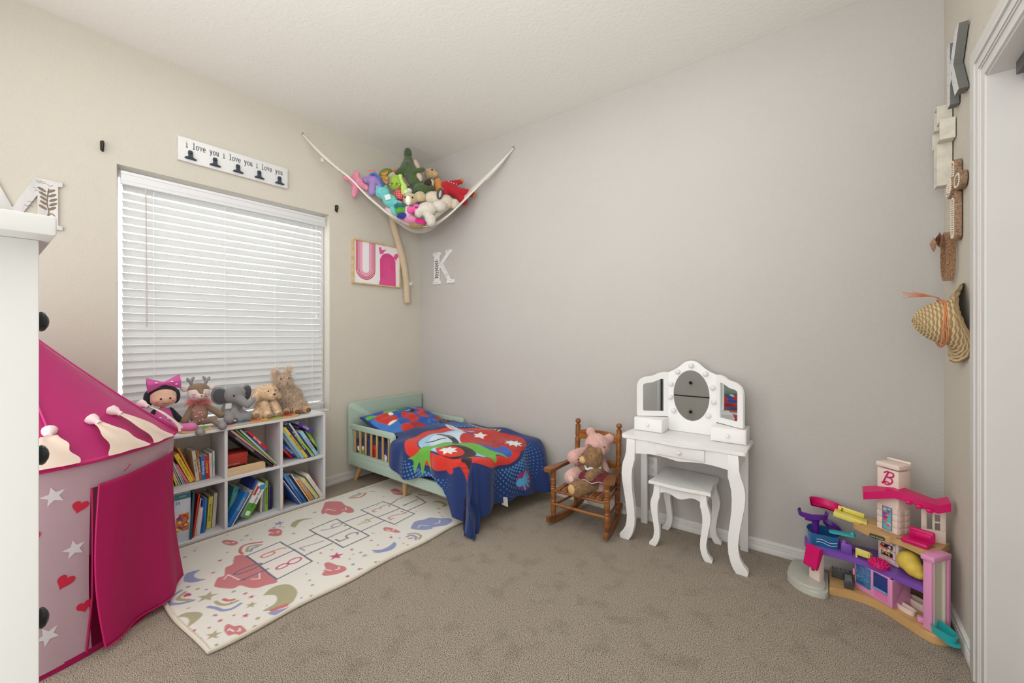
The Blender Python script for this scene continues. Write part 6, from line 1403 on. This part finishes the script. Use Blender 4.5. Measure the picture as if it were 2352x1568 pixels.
# ---------------------------------------------------------------- toys in the hammock: each its own thing
DGv = V((1, -1, 0)).normalized(); RTv = V((1, 1, 0)).normalized()
def hp(a, z, k): return V((k / 2, -k / 2, 0)) + RTv * a + V((0, 0, z))   # a across the corner, z up, k out of it
def HF(a, z, k, rx=0, ry=0, rz=0): return frame(hp(a, z, k), RTv, (0, 0, 1)) @ R(rz, 'Z') @ R(rx, 'X') @ R(ry, 'Y')   # local x right, y up, z to the room
GRP = 'soft toys in the corner hammock'
def toy(name, label, cat, M, parts, extra=None, vox=.006, fur=None):
    t = thing(name, label, cat, M.translation, GRP)
    for p in parts:
        nm, m, L_ = p[:3]; plush(nm, bl(M, L_), m, t, vox=vox, fur=p[3] if len(p) > 3 else fur)
    if extra: extra(t, M)
    return t
def eye2(pts, r=.007, c=(14, 14, 14)):
    def f(t, M):
        for q in pts: G().ell(M @ V(q), r, n=8).obj('eye', mat(c, .15), t)
    return f
GD = fuzz((70, 92, 52), .22); GD2 = fuzz((90, 112, 62), .2)
# dinosaur upside down, foot against the ceiling corner
def dino(t, M):
    TE = mat((240, 238, 230), .6); g = G()
    for k in range(9):
        a = -.9 + k * .2; g.lathe([(.008, 0), (0, .018)], M @ T(.135 + .058 * math.cos(a), -.150 + .050 * math.sin(a) + .035, .055) @ R(math.pi / 2 + .6, 'X'), 6)
    g.obj('teeth', TE, t)['kind'] = 'stuff'
    G().ell(M @ V((.150, -.118, .062)), (.045, .016, .026), rot=(0, 0, 0), n=14).obj('open_mouth', mat((60, 26, 28), .8), t)
    G().ell(M @ V((.068, -.190, .066)), .009, n=8).obj('eye', mat((20, 20, 16), .15), t)
toy('plush_dinosaur', 'dark green plush dinosaur upside down with open jaw and white teeth', 'plush dinosaur', HF(-.045, 2.48, .80),
    [('body', GD, [('e', (-.020, .175, -.10), (.032, .050, .034)), ('c', (-.018, .13, -.10), (-.012, .04, -.06), .034, .050), ('c', (-.012, .04, -.06), (.055, -.095, 0), .062, .055), ('e', (.105, -.165, .02), (.085, .055, .055), (0, 0, .1)), ('e', (.155, -.150, .03), (.055, .032, .045), (0, 0, .3)), ('c', (.05, -.02, .03), (.115, -.005, .045), .022, .018), ('c', (-.02, .02, -.04), (-.16, -.045, -.08), .05, .016), ('e', (.150, -.092, .045), (.045, .014, .034), (0, 0, .5))], (3500, .006, .001, 0)),
     ('belly', fuzz((206, 184, 162), .1), [('e', (.060, .06, -.050), (.022, .055, .03), (0, 0, .4)), ('e', (.085, -.065, .028), (.026, .040, .022), (0, 0, .3))])], dino)
TANF = fuzz((196, 164, 120)); ORB = fuzz((206, 136, 66)); REDF = fabric((178, 18, 34))
toy('plush_tan_bear', 'light tan plush animal looking over the back of the toy pile', 'plush bear', HF(.125, 2.455, .70), [('body', TANF, [('e', (0, .03, 0), (.055, .048, .05)), ('e', (.035, .015, .03), (.032, .028, .03)), ('e', (-.01, -.06, -.01), (.060, .055, .05))])], eye2([(.012, .048, .048)]))
def buttons(t, M):
    for k in range(4): G().ell(M @ V((.085 + .022 * k, .038 - .006 * k, .046)), .0045, n=8).obj('button', mat((240, 236, 230), .4), t)
toy('plush_pyjama_bear', 'orange brown plush bear lying in red buttoned pyjamas', 'plush bear', HF(.185, 2.365, .74), [('body', ORB, [('e', (0, .01, .02), (.040, .062, .042)), ('e', (.035, -.03, .03), (.035, .035, .03)), ('e', (.19, .055, .03), (.018, .022, .02)), ('e', (.07, -.115, .06), (.020, .024, .02)), ('e', (.285, -.05, .03), (.024, .024, .02))]),
    ('pyjamas', REDF, [('c', (.065, .0, .02), (.165, -.045, .02), .052, .048), ('c', (.10, .03, .02), (.185, .048, .03), .026, .020), ('c', (.06, -.03, .04), (.065, -.10, .055), .024, .018), ('c', (.165, -.03, .02), (.27, -.045, .03), .036, .030), ('c', (.16, -.06, .02), (.21, -.115, .03), .038, .032)])], buttons)
toy('plush_turtle', 'olive green plush turtle shell tilted at the back left of the pile', 'plush turtle', HF(-.235, 2.465, .70), [('shell', fabric((106, 128, 50)), [('e', (0, 0, 0), (.062, .044, .05), (0, 0, .5))]), ('skin', fabric((196, 194, 172)), [('e', (.045, -.03, .02), (.05, .03, .03), (0, 0, .9))])])
toy('plush_fish', 'orange plush fish with grey trim behind the dinosaur', 'plush fish', HF(-.150, 2.475, .70), [('body', fuzz((222, 96, 36)), [('e', (0, 0, 0), (.042, .034, .03), (0, 0, -.4)), ('e', (-.045, .01, 0), (.020, .014, .012))]), ('belly', fabric((160, 176, 150)), [('e', (0, -.030, .008), (.035, .012, .022), (0, 0, -.3))])], eye2([(.02, .0, .032)], .005))
LAVF = fabric((158, 128, 190)); PKF = fuzz((236, 150, 176), .1)
def rainbow(t, M):
    for k, c in enumerate(((226, 60, 110), (240, 150, 50), (70, 150, 214), (60, 110, 180))):
        G().tube([M @ V((-.055 + .09 * q + .005 * k, .045 + .02 * math.sin(3 * q) - .09 * q * q - .008 * k, .045 + .006 * k)) for q in [i / 8 for i in range(9)]], .0085, 6).obj('mane_stripe', mat(c, .8), t)
    g = G()
    for s_ in (0, 1, 2): g.prism([(0, 0), (.025, .022), (.065, .030 - .012 * s_), (.060, .004 - .012 * s_), (.03, -.012)], 0, .008, M @ T(.03 + .004 * s_, .03 - .02 * s_, .055 + .006 * s_) @ R(-.25 * s_, 'Z'), bev=.002)
    g.obj('gold_wing', mat((156, 120, 56), .3, metal=.7), t)
toy('plush_unicorn', 'lavender plush unicorn with rainbow mane and gold wings', 'plush unicorn', HF(-.285, 2.375, .84), [('body', LAVF, [('e', (-.02, 0, 0), (.060, .050, .05)), ('e', (.075, -.005, .01), (.045, .035, .035), (0, 0, -.4)), ('c', (.03, -.03, .03), (.035, -.065, .035), .022, .024), ('c', (-.03, -.03, .01), (-.035, -.10, .02), .028, .030), ('e', (-.085, .0, -.01), (.036, .030, .03)), ('c', (.105, -.02, .02), (.14, -.035, .02), .012, .008)])], rainbow)
toy('plush_starfish', 'fluffy pink plush starfish hanging out of the left end', 'plush starfish', HF(-.435, 2.345, .86), [('body', PKF, [('e', (0, 0, 0), (.045, .042, .03)), ('c', (0, 0, 0), (-.085, .035, 0), .028, .020), ('c', (0, 0, 0), (-.005, .065, 0), .030, .024), ('c', (0, 0, 0), (-.022, -.10, 0), .032, .020), ('c', (0, 0, 0), (.07, -.04, 0), .030, .020)], (1500, .007, .001, 0))])
TEALF = fuzz((112, 204, 200), .12)
def sq(t, M): G().box((-.02, -.028, .058), (.022, .012, .062), M=M @ R(.3, 'Z'), bev=.001).obj('white_patch', mat((216, 226, 222), .8), t)
toy('plush_teal_cat', 'turquoise plush cat pressed against the net on the left', 'plush cat', HF(-.195, 2.225, .88), [('body', TEALF, [('e', (-.045, .045, 0), (.055, .050, .045)), ('e', (.015, -.020, .01), (.060, .050, .045), (0, 0, -.5)), ('e', (.075, -.045, .02), (.040, .026, .03)), ('e', (-.085, .088, 0), (.014, .018, .012)), ('e', (-.02, .095, 0), (.014, .018, .012)), ('e', (.055, -.10, .01), (.045, .030, .03), (0, 0, -.6))], (2000, .004, .001, 0))], sq)
def chk(t, M):
    for k in range(6): G().box((-.045 + .018 * k, -.038 + .008 * (k % 2), .046 - .004 * abs(k - 2.5)), (-.033 + .018 * k, -.026 + .008 * (k % 2), .050 - .003 * abs(k - 2.5)), M=M, bev=.001).obj('check', mat((60, 120, 50) if k % 2 else (200, 170, 90), .8), t)
toy('plush_frog', 'lime green round plush frog next to the dinosaur', 'plush frog', HF(-.145, 2.365, .84), [('body', fuzz((158, 190, 66), .06), [('e', (0, 0, 0), (.062, .062, .045))])], chk)
toy('plush_lime_bunny', 'small shiny lime green plush figure beside the frog', 'plush toy', HF(-.075, 2.350, .90), [('body', mat((178, 214, 90), .35, sheen=.3), [('e', (0, -.03, 0), (.026, .030, .022)), ('c', (-.012, 0, 0), (-.030, .045, 0), .018, .012), ('e', (-.028, .052, 0), (.020, .018, .016)), ('c', (.01, -.04, 0), (.035, -.075, 0), .015, .010), ('c', (-.01, -.05, 0), (-.004, -.09, 0), .016, .011)])])
PL = mat((200, 44, 54), .5, key='plaid')
def plaid(t, M):
    g = G()
    for k in range(5):
        g.tube([M @ V((-.034 + .017 * k, y, math.sqrt(max(0, 1 - ((-.034 + .017 * k) / .042) ** 2 - (y / .05) ** 2)) * .034 + .001)) for y in [-.03 + .01 * i for i in range(7)]], .0012, 4)
        g.tube([M @ V((x, -.032 + .016 * k, math.sqrt(max(0, 1 - (x / .042) ** 2 - ((-.032 + .016 * k) / .05) ** 2)) * .034 + .001)) for x in [-.027 + .009 * i for i in range(7)]], .0012, 4)
    g.obj('plaid_lines', mat((236, 190, 190), .6), t)['kind'] = 'stuff'
toy('plush_red_plaid', 'red plaid stuffed ball between the cat and the puppy', 'plush ball', HF(-.112, 2.262, .86), [('body', PL, [('e', (0, 0, 0), (.042, .050, .034), (0, 0, .3))])], plaid)
toy('plush_beige_puppy', 'beige and white plush puppy face in the middle of the pile', 'plush dog', HF(-.005, 2.215, .93), [('head', fuzz((196, 178, 138), .15), [('e', (-.02, 0, 0), (.055, .052, .045)), ('e', (.055, .025, -.02), (.05, .05, .04))]), ('muzzle', fabric((236, 232, 222)), [('e', (-.030, -.018, .030), (.024, .040, .024))])], eye2([(.002, .002, .045), (-.055, .005, .035)], .0075))
SPK = mat((84, 82, 82), .95, (160, 1, .008), (220, .7), key='speckle')
toy('plush_speckled', 'black and white speckled fuzzy plush in the centre', 'plush toy', HF(.055, 2.215, .88), [('body', SPK, [('e', (0, 0, 0), (.045, .062, .04)), ('e', (-.07, .10, -.03), (.05, .03, .03))], (1500, .008, .001, 0))])
toy('plush_lamb', 'cream fluffy plush lamb with grey spotted ear on the right', 'plush lamb', HF(.150, 2.240, .88), [('body', fuzz((222, 208, 188), .08), [('e', (0, 0, 0), (.068, .058, .05)), ('e', (.10, -.02, 0), (.058, .055, .045)), ('e', (.165, -.03, -.01), (.04, .04, .03))], (2500, .006, .001, 0)), ('ear', SPK, [('e', (.055, .030, .045), (.026, .050, .018), (0, 0, -.2))]), ('inner_ear', fabric((176, 168, 170)), [('e', (.058, .020, .060), (.013, .034, .010), (0, 0, -.2))])])
toy('plush_white_bear', 'big white plush bear slumped over the front edge of the net', 'plush bear', HF(.115, 2.115, .97), [('body', fuzz((226, 218, 206), .06), [('e', (-.01, .02, 0), (.072, .055, .05), (0, 0, .2)), ('e', (.085, .055, -.02), (.055, .045, .04)), ('e', (-.070, -.012, .01), (.030, .036, .03)), ('c', (.0, -.03, .02), (.025, -.085, .02), .032, .032), ('e', (.02, -.06, .02), (.040, .038, .034))], (4000, .006, .001, 0))])
toy('plush_cream_cat', 'cream plush arm pressed in the net at the right', 'plush toy', HF(.205, 2.150, .86), [('body', fuzz((228, 220, 204), .08), [('c', (-.06, -.04, 0), (.06, .05, 0), .036, .030)])])
toy('plush_grey_rabbit', 'dark grey rabbit ear hanging through the net on the right', 'plush rabbit', HF(.300, 2.240, .78), [('body', SPK, [('e', (0, 0, 0), (.034, .050, .03))]), ('ear', fabric((150, 142, 148)), [('e', (.012, -.050, .016), (.014, .038, .010), (0, 0, .2))])])
toy('plush_pink_octopus', 'bright pink plush with round feet and blue dot', 'plush toy', HF(.010, 2.125, .97), [('body', fabric((232, 84, 156)), [('e', (-.030, -.005, .005), (.028, .030, .024)), ('e', (.018, .015, .01), (.030, .034, .016)), ('e', (0, 0, -.03), (.06, .03, .03))])], lambda t, M: G().ell(M @ V((.018, .015, .025)), (.012, .014, .006), n=12).obj('blue_dot', mat((90, 90, 190), .7), t))
toy('plush_raccoon_tail', 'teal, green and blue striped fluffy plush tail at the net front', 'plush toy', HF(-.085, 2.120, .95), [('teal_stripe', fuzz((30, 130, 140)), [('e', (-.02, .035, 0), (.038, .020, .03))], (700, .010, .001, 0)), ('green_stripe', fuzz((110, 190, 60)), [('e', (-.010, .0, 0), (.038, .028, .032))], (900, .010, .001, 0)), ('blue_stripe', fuzz((60, 50, 170)), [('e', (0, -.040, 0), (.036, .022, .03))], (700, .010, .001, 0)), ('white_side', fuzz((226, 222, 228), .06), [('e', (.048, -.005, -.005), (.030, .045, .03))], (900, .010, .001, 0))])
toy('plush_magenta', 'magenta plush foot poking through the bottom of the net', 'plush toy', HF(.045, 2.055, .92), [('body', fuzz((222, 40, 140), .08), [('c', (-.03, .005, 0), (.03, -.012, 0), .020, .022)])])
toy('plush_soft_pink', 'soft pink plush folded at the bottom of the net', 'plush toy', HF(-.035, 2.070, .90), [('body', fuzz((232, 150, 186), .08), [('e', (0, 0, 0), (.075, .035, .05), (0, 0, -.2))])])
toy('plush_pale_pink', 'pale pink plush bulging in the net at lower left', 'plush toy', HF(-.165, 2.125, .82), [('body', fuzz((232, 198, 204), .05), [('e', (0, 0, 0), (.075, .034, .05), (0, 0, -.5))])])
toy('plush_brown_monkey', 'brown plush squeezed at the very bottom of the net', 'plush toy', HF(.03, 2.035, .84), [('body', fuzz((168, 142, 96)), [('e', (0, 0, 0), (.085, .030, .05), (0, 0, .1))])])
toy('plush_white_seal', 'white plush head below the lime figure', 'plush toy', HF(-.060, 2.285, .86), [('body', fuzz((226, 224, 218), .05), [('e', (0, 0, 0), (.052, .030, .04), (0, 0, .4))])])
toy('plush_grey_koala', 'grey green plush behind the unicorn at the left', 'plush toy', HF(-.335, 2.425, .70), [('body', fuzz((136, 142, 130)), [('e', (0, 0, 0), (.045, .040, .035))])])
# ---------------------------------------------------------------- long plush tail
o = thing('plush_snake', 'long beige plush snake hanging down the wall from under the hammock', 'plush snake', (.04, -.25, 1.44))
pts = sp([(.10, -.44, 2.28), (.07, -.375, 2.20), (.04, -.335, 2.11), (.036, -.285, 1.98), (.034, -.235, 1.84), (.034, -.205, 1.70), (.034, -.190, 1.58), (.034, -.183, 1.47), (.034, -.180, 1.435)], 5); n = len(pts)
G().tube(pts, [.029 if i < n - 6 else .029 * (1 - ((i - n + 6) / 6) ** 2 * .85) for i in range(n)], 14).obj('body', mat((204, 186, 156), .9, (220, .4, .003), (20, .05), sheen=.2), o)
G().prism(rrect(.022, .026, .002), 0, .001, FA(-.165, 1.615, .055)).prism(rrect(.018, .022, .002), .0, .001, FA(-.148, 1.622, .052)).obj('fabric_tag', mat((232, 228, 224), .6), o)
